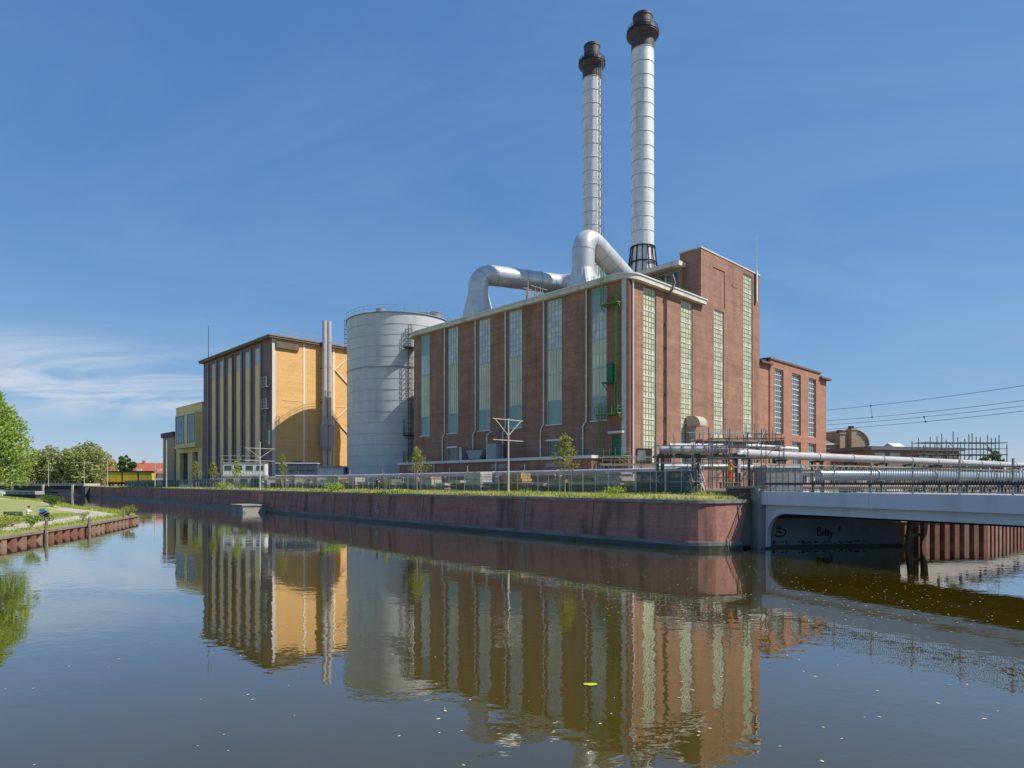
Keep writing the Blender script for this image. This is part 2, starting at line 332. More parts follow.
    def mesh(s, name, mats, zo=0.0, org=(0, 0)):
        me = bpy.data.meshes.new(name)
        me.from_pydata([(x-org[0], y-org[1], z-zo) for x, y, z in s.v], [], s.f)
        if not isinstance(mats, (list, tuple)): mats = [mats]
        for m in mats: me.materials.append(m)
        me.polygons.foreach_set('material_index', s.m)
        me.polygons.foreach_set('use_smooth', s.sm)
        if any(s.sm): me.set_sharp_from_angle(angle=R(38))
        me.update()
        return me
    def build(s, name, mats, parent=None, zo=0.0, org=(0, 0), label=None, cat=None, group=None, kind=None):
        o = bpy.data.objects.new(name, s.mesh(name, mats, zo, org)); COL.objects.link(o)
        if parent is not None: o.parent = parent
        else: o.location = (org[0], org[1], zo)
        return tag(o, label, cat, group, kind)

def tag(o, label=None, cat=None, group=None, kind=None):
    if label: o['label'] = label
    if cat: o['category'] = cat
    if group: o['group'] = group
    if kind: o['kind'] = kind
    return o
def thing(name, loc, label, cat, group=None, rz=0.0):
    o = bpy.data.objects.new(name, None); COL.objects.link(o); o.empty_display_size = 0.3
    o.location = loc; o.rotation_euler = (0, 0, rz)
    return tag(o, label, cat, group)
def copy_tree(o, loc=None, rz=None, label=None, scale=None, parent=None):
    c = o.copy(); COL.objects.link(c)
    if parent is not None: c.parent = parent
    if loc is not None: c.location = loc
    if rz is not None: c.rotation_euler = (0, 0, rz)
    if scale is not None: c.scale = scale if isinstance(scale, (tuple, list)) else (scale,)*3
    if label: c['label'] = label
    for ch in list(o.children): copy_tree(ch, parent=c)
    return c
def arc_path(pts, rad, n=6):
    pts = [Vector(p) for p in pts]; res = [pts[0]]
    for i in range(1, len(pts)-1):
        a, b, c = pts[i-1], pts[i], pts[i+1]
        d1 = (a-b).normalized(); d2 = (c-b).normalized(); ang = d1.angle(d2)
        t = min(rad/math.tan(ang/2), (a-b).length*(0.96 if i == 1 else 0.49), (c-b).length*(0.96 if i == len(pts)-2 else 0.49))
        p0 = b+d1*t; p2 = b+d2*t
        for k in range(n+1):
            u = k/n; res.append(p0*(1-u)**2+b*2*u*(1-u)+p2*u*u)
    res.append(pts[-1]); return res
def wall_cells(mb, fn, u0, u1, z0, z1, ops, depth=0.3, m=0):
    us = sorted({u0, u1, *[o[0] for o in ops], *[o[1] for o in ops]}); zs = sorted({z0, z1, *[o[2] for o in ops], *[o[3] for o in ops]})
    us = [u for u in us if u0 <= u <= u1]; zs = [z for z in zs if z0 <= z <= z1]
    for i in range(len(us)-1):
        for j in range(len(zs)-1):
            uc = (us[i]+us[i+1])/2; zc = (zs[j]+zs[j+1])/2
            if any(o[0] < uc < o[1] and o[2] < zc < o[3] for o in ops): continue
            mb.quad(fn(us[i], zs[j], 0), fn(us[i+1], zs[j], 0), fn(us[i+1], zs[j+1], 0), fn(us[i], zs[j+1], 0), m)
    for a, b, c, d in [o[:4] for o in ops]:
        mb.quad(fn(a, c, 0), fn(a, d, 0), fn(a, d, depth), fn(a, c, depth), m); mb.quad(fn(b, c, 0), fn(b, d, 0), fn(b, d, depth), fn(b, c, depth), m)
        mb.quad(fn(a, c, 0), fn(b, c, 0), fn(b, c, depth), fn(a, c, depth), m); mb.quad(fn(a, d, 0), fn(b, d, 0), fn(b, d, depth), fn(a, d, depth), m)
def window(parent, zo, fn, u0, u1, z0, z1, secs, depth=0.3, fmat=None, fw=0.14, bw=0.05, label=None, sill=None, bmat=None):
    """secs: (za, zb, glass material, cols, rows)"""
    fmat = fmat or FRAMEW
    f = MB(); d0 = depth-0.14; d1 = depth-0.02
    f.fbox(fn, u0, u0+fw, z0, z1, d0, d1); f.fbox(fn, u1-fw, u1, z0, z1, d0, d1)
    cuts = sorted({z0, z1, *[s[0] for s in secs], *[s[1] for s in secs]})
    for i, z in enumerate(cuts):
        lo = z if i == 0 else (z-fw if i == len(cuts)-1 else z-fw/2)
        f.fbox(fn, u0+fw, u1-fw, lo, lo+fw, d0+0.01, d1-0.01)
    w = f.build('window', fmat, parent, zo, label=label)
    for za, zb, g, nc, nr in secs:
        p = MB(); A = u0+fw; B = u1-fw; C = za+fw/2; D = zb-fw/2
        for i in range(nc):
            for j in range(nr):
                a = A+(B-A)*i/nc; b = A+(B-A)*(i+1)/nc; c = C+(D-C)*j/nr; d = C+(D-C)*(j+1)/nr
                e = [depth-0.05+random.uniform(-0.012, 0.012) for _ in range(4)]
                p.quad(fn(a, c, e[0]), fn(b, c, e[1]), fn(b, d, e[2]), fn(a, d, e[3]), 0)
        for i in range(1, nc):
            u = A+(B-A)*i/nc; p.fbox(fn, u-bw/2, u+bw/2, C, D, depth-0.11, depth-0.03, 1)
        for j in range(1, nr):
            z = C+(D-C)*j/nr; p.fbox(fn, A, B, z-bw/2, z+bw/2, depth-0.105, depth-0.035, 1)
        p.build('glazing_panel', [g, bmat or fmat], w, zo)
    if sill:
        s = MB(); s.fbox(fn, u0-0.1, u1+0.1, z0-0.18, z0, -0.12, depth, 0); s.build('sill', sill, w, zo)
    return w
# ------------------------------------------------------------------ site frame: x along the sunlit end wall, y along the shaded long wall
AX = Vector((-0.6943, 0.7197)); BX = Vector((0.7197, 0.6943)); ROT = math.atan2(0.6943, 0.7197)
P0 = Vector((18.5, 104.0)); G = 3.9
def site(s, t): return P0+BX*s+AX*t

# ------------------------------------------------------------------ water
wm = bpy.data.materials.new('murky_canal_water'); wm.use_nodes = True; nt = wm.node_tree; b = nt.nodes['Principled BSDF']
b.inputs['Base Color'].default_value = (0.054, 0.039, 0.003, 1); b.inputs['Roughness'].default_value = 0.015; b.inputs['IOR'].default_value = 1.40; b.inputs['Coat Weight'].default_value = 1.0; b.inputs['Coat IOR'].default_value = 1.52; b.inputs['Coat Roughness'].default_value = 0.01
tc = N(nt, 'ShaderNodeTexCoord')
def wn_(scale, st, det, rot=0.0):
    mp = N(nt, 'ShaderNodeMapping'); mp.inputs['Scale'].default_value = st; mp.inputs['Rotation'].default_value = (0, 0, rot); nt.links.new(tc.outputs['Object'], mp.inputs[0])
    n = N(nt, 'ShaderNodeTexNoise'); n.inputs['Scale'].default_value = scale; n.inputs['Detail'].default_value = det; n.inputs['Roughness'].default_value = 0.5; nt.links.new(mp.outputs[0], n.inputs['Vector']); return n.outputs['Fac']
h1 = wn_(0.55, (1, 1.5, 1), 2, 0.3); h2 = wn_(2.2, (1, 1.3, 1), 2, -0.4); pa = wn_(0.035, (1, 1.8, 1), 3)
pm = N(nt, 'ShaderNodeMapRange', clamp=True); pm.inputs['From Min'].default_value = 0.42; pm.inputs['From Max'].default_value = 0.66; pm.inputs['To Min'].default_value = 0.35; pm.inputs['To Max'].default_value = 1.25; nt.links.new(pa, pm.inputs['Value'])
hh = M(nt, 'MULTIPLY', M(nt, 'ADD', h1, M(nt, 'MULTIPLY', h2, 0.38)), pm.outputs[0])
bp = N(nt, 'ShaderNodeBump'); bp.inputs['Strength'].default_value = 1.0; bp.inputs['Distance'].default_value = 0.012
nt.links.new(hh, bp.inputs['Height']); nt.links.new(bp.outputs[0], b.inputs['Normal']); nt.links.new(bp.outputs[0], b.inputs['Coat Normal'])
mb = MB(); mb.quad((-3000, -400, 0), (3000, -400, 0), (3000, 6000, 0), (-3000, 6000, 0))
mb.build('water', wm, label='murky brown canal water mirroring the buildings and sky', kind='structure')

# ------------------------------------------------------------------ far bank ground
QT = [(-620, 790), (-240, 345), (-166, 257), (-98, 181), (-48.5, 121), (-13.7, 80), (7.4, 55.5), (13.2, 49.49), (14.0, 49.15), (15.0, 49.1), (16.5, 49.5), (18.2, 50.35)]
def offset_line(pts, d):
    """parallel line at distance d on the land side (right of the direction of travel is water)"""
    pts = [Vector(p) for p in pts]; res = []
    for i, p in enumerate(pts):
        dr = (pts[min(i+1, len(pts)-1)]-pts[max(i-1, 0)]).normalized(); res.append(p+Vector((-dr.y, dr.x))*(d[i] if isinstance(d, list) else d))
    return res
def along(pts, step):
    """points every `step` metres on a polyline with the tangent"""
    pts = [Vector(p) for p in pts]; res = []; carry = 0.0
    for i in range(len(pts)-1):
        L = (pts[i+1]-pts[i]).length; d = (pts[i+1]-pts[i])/L; x = carry
        while x < L: res.append((pts[i]+d*x, d)); x += step
        carry = x-L
    return res
gsoil = mat('site_ground', (0.24, 0.215, 0.17), 0.95, var=0.4, scale=0.12, bump=0.2, fine=0.2, fscale=1.5)
gverge = mat('grassy_verge', (0.30, 0.31, 0.08), 0.95, var=0.5, scale=0.4, col2=(0.24, 0.19, 0.08), fine=0.25, fscale=3)
gpath = mat('pale_path', (0.47, 0.41, 0.34), 0.9, var=0.2, scale=0.4, fine=0.12, fscale=5)
glawn = mat('lawn', (0.21, 0.25, 0.075), 0.95, var=0.4, scale=0.35, col2=(0.36, 0.33, 0.12), fine=0.3, fscale=4)
ring = [tuple(p) for p in offset_line(QT, 0.15)]
ring += [(18.9, 50.9), (31.5, 52.9), (33.4, 58.5), (40, 60.5), (60, 75.5), (120, 124), (600, 520), (3000, 2400), (3000, 5800), (-2900, 5800), (-2900, 3600)]
mb = MB(); mb.prism(ring, 0.2, 3.72); mb.build('ground', gsoil, label='bare site ground behind the quay reaching to the horizon', kind='structure')
# bank sloping down to the low sheet piling beyond the bridge
mb = MB()
lo = [(31.5, 55.0), (33.4, 55.3), (41.3, 57.0), (61, 71.8), (121, 120)]; hi = [(31.6, 58.3), (33.4, 58.6), (40, 60.6), (60, 75.6), (120, 124.1)]
for i in range(4): mb.quad((*lo[i], 1.75), (*lo[i+1], 1.75), (*hi[i+1], 3.73), (*hi[i], 3.73))
mb.build('bank', gsoil, label='rough slope behind the sheet piling', kind='structure')
# grass verge on the quay
QV = QT[1:]; o1 = offset_line(QV, 0.45); o3d = [8.5]*6+[2.0, 2.0, 1.9, 1.8, 1.5]; o2 = offset_line(QV, [min(3.2, x*0.6) for x in o3d]); o3 = offset_line(QV, o3d)
mb = MB()
for i in range(len(QV)-1):
    mb.quad((*o1[i], 3.78), (*o1[i+1], 3.78), (*o2[i+1], 3.98), (*o2[i], 3.98)); mb.quad((*o2[i], 3.98), (*o2[i+1], 3.98), (*o3[i+1], 4.05), (*o3[i], 4.05))
mb.prism([(14.2, 51.3), (15.5, 51.05), (16.6, 51.35), (16.6, 53.4), (17.2, 55), (15.5, 58.5), (12.6, 61)], 3.6, 3.96)
mb.build('verge', gverge, label='sloping grass verge along the top of the quay', kind='structure')

# ------------------------------------------------------------------ quay wall: panels, copings, plinths
quay = thing('quay_wall', (7.4, 55.5, 0), 'long brick quay wall with stained panels, stone coping and a rounded sunlit end', 'quay wall')
stations = [p for p, d in along([QT[7], QT[6], QT[5], QT[4], QT[3], QT[2], QT[1]], 8.9)]
nrm = {}
def water_normal(p):
    best = None
    for i in range(1, 7):
        a_ = Vector(QT[i]); c_ = Vector(QT[i+1]); d = (c_-a_); t = max(0, min(1, (p-a_).dot(d)/d.length_squared)); dd = (a_+d*t-p).length
        if best is None or dd < best[0]: best = (dd, Vector((d.y, -d.x)).normalized())
    return best[1]
for i in range(len(stations)-1):
    q, p = stations[i], stations[i+1]; n = water_normal((p+q)/2); d = (q-p).normalized()
    P_ = p+d*0.02; Q_ = q-d*0.02; off = random.uniform(-0.015, 0.015)
    w = MB(); A = P_+n*(0.02+off); B = Q_+n*(0.02+off); A0 = P_+n*(0.32+off); B0 = Q_+n*(0.32+off); bk = -n*0.5
    w.hexa(((*A0, 0.62), (*B0, 0.62), (*(B+bk), 0.62), (*(A+bk), 0.62), (*A, 3.5), (*B, 3.5), (*(B+bk), 3.5), (*(A+bk), 3.5)))
    w.build('wall_panel', B_QUAY, quay, 0, (7.4, 55.5))
    c = MB(); A = p+d*0.03+n*0.1; B = q-d*0.03+n*0.1; bk = -n*0.62; z = random.uniform(-0.01, 0.01)
    c.hexa(((*A, 3.5), (*B, 3.5), (*(B+bk), 3.5), (*(A+bk), 3.5), (*A, 3.76+z), (*B, 3.76+z), (*(B+bk), 3.76+z), (*(A+bk), 3.76+z)))
    c.build('coping_stone', CAPC, quay, 0, (7.4, 55.5))
    pl = MB(); A = p+n*0.62; B = q+n*0.62; bk = -n*1.0
    pl.hexa(((*A, -1), (*B, -1), (*(B+bk), -1), (*(A+bk), -1), (*A, 0.36), (*B, 0.36), (*(B+bk), 0.36), (*(A+bk), 0.36)))
    A = p+n*0.5; B = q+n*0.5; bk = -n*0.4
    pl.hexa(((*A, 0.36), (*B, 0.36), (*(B+bk), 0.36), (*(A+bk), 0.36), (*A, 0.62), (*B, 0.62), (*(B+bk), 0.62), (*(A+bk), 0.62)), 1)
    pl.build('plinth', [PLINTH, TIDEC], quay, 0, (7.4, 55.5))
    if i % 2 == 1:
        j = MB(); A = p-d*0.2+n*0.10; B = p+d*0.2+n*0.10; A0 = p-d*0.2+n*0.40; B0 = p+d*0.2+n*0.40; bk = -n*0.4
        j.hexa(((*A0, 0.62), (*B0, 0.62), (*(B+bk), 0.62), (*(A+bk), 0.62), (*A, 3.49), (*B, 3.49), (*(B+bk), 3.49), (*(A+bk), 3.49)))
        j.build('joint_pilaster', TIDEC if i % 4 == 1 else B_QUAY, quay, 0, (7.4, 55.5))
# rounded end
top = [Vector(p) for p in ((13.08, 49.61), (13.55, 49.24), (14.0, 49.1), (14.6, 49.06), (15.3, 49.14), (16.2, 49.4), (17.2, 49.82), (18.2, 50.35))]
base = []
for i, p in enumerate(top):
    d = (top[min(i+1, 7)]-top[max(i-1, 0)]).normalized(); base.append(p+Vector((d.y, -d.x))*0.32)
base[-1] = Vector((17.4, 49.72)); base[-2] = Vector((16.8, 49.42))
w = MB(); nn = len(top)
vs = [(*p, 0.62) for p in base]+[(*p, 3.5) for p in top]
w.add(vs, [(k, k+1, nn+k+1, nn+k) for k in range(nn-1)])
w.quad((*base[-1], 0.62), (18.6, 51.4, 0.62), (18.6, 51.4, 3.5), (*top[-1], 3.5))
w.build('wall_panel', B_QUAY, quay, 0, (7.4, 55.5), label='sunlit rounded end panel')
def curve_off(pts, d):
    res = []
    for i, p in enumerate(pts):
        t = (pts[min(i+1, len(pts)-1)]-pts[max(i-1, 0)]).normalized(); res.append(p+Vector((t.y, -t.x))*d)
    return res
def loft(m, pts, d0, d1, z0, z1, mi=0):
    """continuous curved course between two offsets of a polyline"""
    o, i_ = curve_off(pts, d1), curve_off(pts, d0); n = len(pts)
    vs = [(*p, z0) for p in o]+[(*p, z1) for p in o]+[(*p, z1) for p in i_]
    m.add(vs, [(k, k+1, n+k+1, n+k) for k in range(n-1)]+[(n+k, n+k+1, 2*n+k+1, 2*n+k) for k in range(n-1)], mi)
    m.quad(vs[n-1], vs[2*n-1], vs[3*n-1], (*i_[-1], z0), mi)
c = MB(); pl = MB()
loft(c, top, -0.5, 0.1, 3.5, 3.76); loft(pl, base, -0.7, 0.30, -1.0, 0.36); loft(pl, base, -0.2, 0.18, 0.36, 0.62, 1)
c.build('coping_stone', CAPC, quay, 0, (7.4, 55.5), label='curved coping round the end'); pl.build('plinth', [PLINTH, TIDEC], quay, 0, (7.4, 55.5), label='curved plinth round the end')
# white paint tag on the wall
def on_quay(k, z):
    """point on the battered face near the pilaster: k metres towards the round end"""
    p = Vector((-17.7, 84.7)); d = (Vector((-13.7, 80))-Vector((-48.5, 121))).normalized(); n = Vector((d.y, -d.x)); q = p+d*k
    return (*(q+n*(0.06+0.3*(3.5-z)/2.88)), z)
g = MB(); rr = random.Random(4)
for _ in range(26):
    k = rr.gauss(1.0, 0.38); z = rr.uniform(0.9, 3.2); k2 = k+rr.uniform(-0.3, 0.3); z2 = z+rr.uniform(-0.3, 0.5)
    g.bar(on_quay(k, z), on_quay(k2, min(z2, 3.35)), 0.09, 0.03)
g.build('paint_tag', SPRAYW, quay, 0, (7.4, 55.5))

# mooring platform at the foot of the wall
Qm = Vector((-42.6, 113.6)); d = Vector((-0.65, 0.76)).normalized(); n = Vector((-d.y, -d.x)); n = Vector((-0.76, -0.65))
Qm = Qm
pier = thing('mooring_platform', (*Qm, 0), 'low concrete landing block against the foot of the quay wall', 'landing')
mb = MB(); A = Qm; B = Qm+d*6.2
def hx(m, A, B, n, w, z0, z1): m.hexa(((*A, z0), (*(A+n*w), z0), (*(B+n*w), z0), (*B, z0), (*A, z1), (*(A+n*w), z1), (*(B+n*w), z1), (*B, z1)))
hx(mb, A, B, n, 4.2, -1, 1.12); mb.build('block', CONC, pier, 0, Qm)
mb = MB(); hx(mb, A-d*0.15, B+d*0.15, n, 4.4, 1.12, 1.36); mb.build('slab', CAPC, pier, 0, Qm)

# ------------------------------------------------------------------ near-left bank with sheet piling
LB = [(-31.5, 20), (-38.5, 45), (-41.0, 55), (-43.7, 67), (-46.2, 75), (-49.5, 86)]
lring = LB+[(-50.6, 88), (-54, 92), (-75, 113), (-97, 140), (-159, 203), (-215, 275), (-420, 520), (-2900, 3000), (-2900, -300), (-60, -300), (-31.5, -10)]
mb = MB(); mb.prism([(x-0.25, y) for x, y in lring], -0.5, 0.95); mb.build('bank', glawn, label='low grassy bank with a footpath by the canal', kind='structure')
mb = MB()
hill = [(-47.5, 40), (-51.0, 57), (-54.0, 62), (-57.0, 67.5), (-58.2, 74), (-60, 84), (-75, 108), (-110, 150), (-400, 300), (-400, 0), (-60, 0)]
n_ = len(hill); mb.add([(*p, 0.955) for p in hill]+[(p[0]-1.6, p[1]+(0.8 if p[1] > 70 else 0), 1.27) for p in hill], [(k, (k+1) % n_, n_+(k+1) % n_, n_+k) for k in range(n_)]+[tuple(n_+k for k in range(n_))])
mb.build('lawn', glawn, label='raised lawn behind the footpath', kind='structure')
mb = MB()
outer = [(-39.8, 40), (-43.0, 55), (-45.2, 64), (-48.2, 75), (-51.3, 85), (-55, 90.5), (-75, 111.5), (-96, 136), (-150, 190)]
inner = [(-43.2, 40), (-46.6, 56), (-48.6, 63), (-51.6, 75), (-55.4, 84), (-62, 92), (-81, 111), (-104, 136), (-160, 190)]
for i in range(len(outer)-1): mb.quad((*outer[i], 0.962), (*outer[i+1], 0.962), (*inner[i+1], 0.962), (*inner[i], 0.962))
mb.build('path', gpath, label='pale footpath curving along the bank', kind='structure')
sp = thing('sheet_pile_wall', (-41.0, 55, 0), 'low rusty sheet-pile edging with timber cap along the grassy bank', 'sheet piling')
capm = MB()
for p, d in along(LB, 1.65):
    n = Vector((d.y, -d.x)); q = p+d*1.65
    m = MB(); f0 = p+d*0.62; f1 = p+d*1.4
    # trough, web and proud flange of one pile
    poly = [p-n*0.22, p+d*0.42-n*0.22, f0+n*0.16, f1+n*0.16, q-n*0.22, q-n*0.34, p-n*0.34]
    m.prism([tuple(x) for x in poly], -1.0, 0.62+random.uniform(-0.02, 0.02)); m.build('pile', RUST if random.random() < 0.55 else RUSTP, sp, 0, (-41, 55))
for i in range(len(LB)-1):
    p, q = Vector(LB[i]), Vector(LB[i+1]); d = (q-p).normalized(); n = Vector((d.y, -d.x)); A = p+n*0.24-d*0.02; B = q+n*0.24+d*0.02; bk = -n*0.62; z = i*0.003
    m = MB(); m.hexa(((*A, 0.64), (*B, 0.64), (*(B+bk), 0.64), (*(A+bk), 0.64), (*A, 0.84+z), (*B, 0.84+z), (*(B+bk), 0.84+z), (*(A+bk), 0.84+z)))
    m.build('cap_beam', WOODG, sp, 0, (-41, 55))
for i, (x, y, h) in enumerate(((-41.15, 57.6, 1.75), (-43.2, 66.6, 1.55), (-48.0, 80.6, 1.65))):
    m = MB(); m.tube([(x, y, -1), (x+0.02, y, h*0.6), (x+0.04, y, h)], [0.15, 0.14, 0.13], 8); m.lathe([(0.14, h), (0.03, h+0.07)], (x+0.04, y), 8)
    m.build('mooring_post', WOODG, None, 0, (x, y), label=('weathered timber post standing in front of the piling nearest the bench', 'weathered timber post in the middle of the sheet piling', 'weathered timber post close to the tip of the bank')[i], cat='post', group='mooring posts along the piling')

# ------------------------------------------------------------------ road bridge on the right
E_ = Vector((0.4382, -0.8988)); Nn = Vector((0.8988, 0.4382)); Bo = Vector((18.98, 50.0))
bridge = thing('road_bridge', (*Bo, 0), 'flat grey steel road bridge crossing the side canal beside the brick quay', 'bridge')
def bp_(tau, w=0.0, z=0.0): q = Bo+E_*tau+Nn*w; return (q.x, q.y, z)
mb = MB(); mb.hexa((bp_(-0.3, 0.5, 3.3), bp_(44, 0.5, 3.3), bp_(44, 12, 3.3), (32.5, 55.0, 3.3), bp_(-0.3, 0.5, 4.25), bp_(44, 0.5, 4.25), bp_(44, 12, 4.25), (32.5, 55.0, 4.25)))
mb.build('deck', CONC, bridge, 0, Bo)
mb = MB()
for k in range(5):   # fascia plates, joints a few mm wide
    t0 = k*9.0; t1 = t0+8.985
    if k == 0: t0 = 0.0
    mb.hexa((bp_(t0, 0, 3.40), bp_(t1, 0, 3.40), bp_(t1, 0.5, 3.40), bp_(t0, 0.5, 3.40), bp_(t0, 0, 4.38), bp_(t1, 0, 4.38), bp_(t1, 0.5, 4.38), bp_(t0, 0.5, 4.38)))
    m = mb; m.build('fascia_plate', BRIDGE, bridge, 0, Bo); mb = MB()
mb = MB()
prof = [(0.02, 0.15), (0.42, 0.15), (0.42, 1.1)]
for k in range(9):
    a_ = math.pi-k/8*math.pi/2; prof.append((2.12+1.7*math.cos(a_), 1.1+1.66*math.sin(a_)))
prof += [(44, 2.80), (44, 3.40), (0.02, 3.40)]
P3 = [bp_(t, 0.38, z) for t, z in prof]
mb.extrude(P3, (Nn.x*0.35, Nn.y*0.35, 0)); mb.build('edge_girder', BRIDGE, bridge, 0, Bo)
for k in range(1, 4):
    mb = MB(); w = k*3.2; mb.hexa((bp_(1.0, w, 2.5), bp_(44, w, 2.5), bp_(44, w+0.35, 2.5), bp_(1.0, w+0.35, 2.5), bp_(1.0, w, 3.3), bp_(44, w, 3.3), bp_(44, w+0.35, 3.3), bp_(1.0, w+0.35, 3.3)))
    mb.build('girder', BLACKST, bridge, 0, Bo)
# railing
rl = thing('bridge_railing', (*Bo, 4.38), 'tall grey railing with thin balusters along the edge of the steel bridge', 'railing')
ZB = 4.38
for k in range(17):
    t = 0.9+k*2.7
    m = MB(); q = bp_(t, 0.25); m.bar((q[0], q[1], ZB), (q[0], q[1], 6.35), 0.10, 0.07); m.build('post', RAIL, rl, ZB, Bo)
m = MB(); m.bar(bp_(0.3, 0.25, 5.92), bp_(44, 0.25, 5.92), 0.07, 0.06); m.build('top_rail', RAIL, rl, ZB, Bo)
m = MB(); m.bar(bp_(0.3, 0.25, 4.98), bp_(44, 0.25, 4.98), 0.10, 0.16); m.build('mid_rail', RAILD, rl, ZB, Bo)
m = MB(); m.bar(bp_(0.3, 0.25, 4.5), bp_(44, 0.25, 4.5), 0.05, 0.05); m.build('bottom_rail', RAIL, rl, ZB, Bo)
m = MB()
t = 0.45
while t < 44:
    q = bp_(t, 0.25); m.bar((q[0], q[1], 4.5), (q[0], q[1], 5.92), 0.034, 0.034); t += 0.15
m.build('baluster', RAIL, rl, ZB, Bo, kind='stuff')
# far abutment: pier, recessed wall, wall below the deck
ab = thing('bridge_abutment', (19.2, 50.4, 0), 'concrete bridge abutment with graffiti between quay wall and grey bridge', 'abutment')
O_ = (19.2, 50.4)
m = MB(); m.hexa(((18.72, 49.75, -1), (19.42, 49.95, -1), (19.25, 51.4, -1), (18.62, 51.4, -1), (18.75, 49.72, 4.62), (19.46, 49.92, 4.62), (19.25, 51.4, 4.62), (18.62, 51.4, 4.62))); m.build('corner_pier', CONC, ab, 0, O_)
m = MB(); m.hexa(((17.05, 51.25, 4.62), (19.5, 49.66, 4.62), (19.5, 51.7, 4.62), (17.05, 51.9, 4.62), (17.05, 51.25, 4.8), (19.5, 49.66, 4.8), (19.5, 51.7, 4.8), (17.05, 51.9, 4.8))); m.build('cap_slab', CONC, ab, 0, O_)
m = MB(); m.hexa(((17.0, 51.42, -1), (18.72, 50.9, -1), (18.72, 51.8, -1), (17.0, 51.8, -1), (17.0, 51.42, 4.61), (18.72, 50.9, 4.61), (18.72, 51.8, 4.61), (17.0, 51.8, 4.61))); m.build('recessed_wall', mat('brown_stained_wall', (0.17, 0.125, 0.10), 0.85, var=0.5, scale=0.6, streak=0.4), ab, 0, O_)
m = MB(); m.hexa(((19.3, 50.95, -1), (31.2, 52.4, -1), (31.2, 53.4, -1), (19.3, 52.0, -1), (19.3, 50.95, 3.28), (31.2, 52.4, 3.28), (31.2, 53.4, 3.28), (19.3, 52.0, 3.28))); m.build('face_wall', ABUT, ab, 0, O_)
m = MB(); m.hexa(((19.3, 50.55, -1), (31.2, 52.0, -1), (31.2, 52.5, -1), (19.3, 51.0, -1), (19.3, 50.55, 0.18), (31.2, 52.0, 0.18), (31.2, 52.5, 0.18), (19.3, 51.0, 0.18))); m.build('toe', PLINTH, ab, 0, O_)
m = MB(); m.hexa(((20.6, 50.99, 2.25), (31.2, 52.28, 2.25), (31.2, 52.45, 2.25), (20.6, 51.1, 2.25), (20.6, 50.99, 2.55), (31.2, 52.28, 2.55), (31.2, 52.45, 2.55), (20.6, 51.1, 2.55))); m.build('bearing_shelf', PLINTH, ab, 0, O_)
# graffiti on the face wall, running right along it
fd = Vector((11.9, 1.45)).normalized(); f0 = Vector((19.3, 50.95))
def on_face(k, z, out=0.02): q = f0+fd*k+Vector((fd.y, -fd.x))*out; return Vector((q.x, q.y, z))
def scrib(pts, r=0.05):
    m = MB(); m.tube([on_face(k, z) for k, z in pts], r, 5); return m
m = MB()
for pts in ([(0.95, 0.85), (0.85, 1.05), (0.92, 1.3)], [(1.3, 0.98), (1.5, 0.85), (1.9, 0.88), (2.15, 1.0), (2.2, 1.25), (2.0, 1.45)], [(1.45, 1.38), (1.5, 1.6), (1.62, 1.38), (1.72, 1.66), (1.82, 1.38), (1.9, 1.55)], [(1.4, 1.2), (1.7, 1.25), (1.85, 1.12)]):
    m.tube([on_face(k, z) for k, z in pts], 0.055, 5)
m.build('graffiti_mark', SPRAY, ab, 0, O_)
# hand-sprayed word, letter by letter (strokes in letter units)
LET = [[[(0.08, 0.02), (0.0, 0.5), (0.05, 1.05), (0.3, 1.1), (0.42, 0.85), (0.1, 0.58), (0.45, 0.42), (0.42, 0.1), (0.05, 0.0)]],
       [[(0.55, 0.3), (0.78, 0.36), (0.74, 0.58), (0.58, 0.5), (0.56, 0.14), (0.82, 0.05)]],
       [[(0.98, 0.9), (0.94, 0.1), (1.08, 0.04)], [(0.84, 0.6), (1.14, 0.66)]],
       [[(1.28, 0.85), (1.22, 0.12), (1.36, 0.02)], [(1.12, 0.58), (1.42, 0.62)]],
       [[(1.46, 0.55), (1.52, 0.2), (1.7, 0.22)], [(1.76, 0.6), (1.66, 0.1), (1.5, -0.35), (1.34, -0.22)]]]
for letter in LET:
    m = MB()
    for st_ in letter: m.tube([on_face(4.85+0.74*x, 0.86+0.60*y) for x, y in st_], 0.045, 5)
    m.build('graffiti_letter', SPRAY, ab, 0, O_)
m = scrib([(6.75, 1.25), (6.7, 1.42), (6.8, 1.6)], 0.06); m.build('graffiti_mark', SPRAY, ab, 0, O_)
m = MB(); rr = random.Random(8)
for _ in range(60):
    k = rr.uniform(0.3, 9.0); z = rr.uniform(0.2, 0.42); m.tube([on_face(k, z), on_face(k+rr.uniform(-0.15, 0.25), z+rr.uniform(0.02, 0.12))], 0.03, 4)
m.build('graffiti_mark', SPRAY, ab, 0, O_, label='row of small dark scribbles near the waterline')
rd = (Vector((18.72, 50.9))-Vector((17.0, 51.42))).normalized(); m = MB(); rr = random.Random(3)
for _ in range(12):
    k = rr.uniform(0.75, 1.35); z = rr.uniform(3.55, 4.1); q1 = Vector((17.0, 51.42))+rd*k+Vector((rd.y, -rd.x))*0.03; k2 = k+rr.uniform(-0.25, 0.25); q2 = Vector((17.0, 51.42))+rd*k2+Vector((rd.y, -rd.x))*0.03
    m.bar((*q1, z), (*q2, z+rr.uniform(-0.2, 0.25)), 0.06, 0.03)
m.build('graffiti_mark', SPRAYW, ab, 0, O_, label='pale scrawl beside the corner pier')

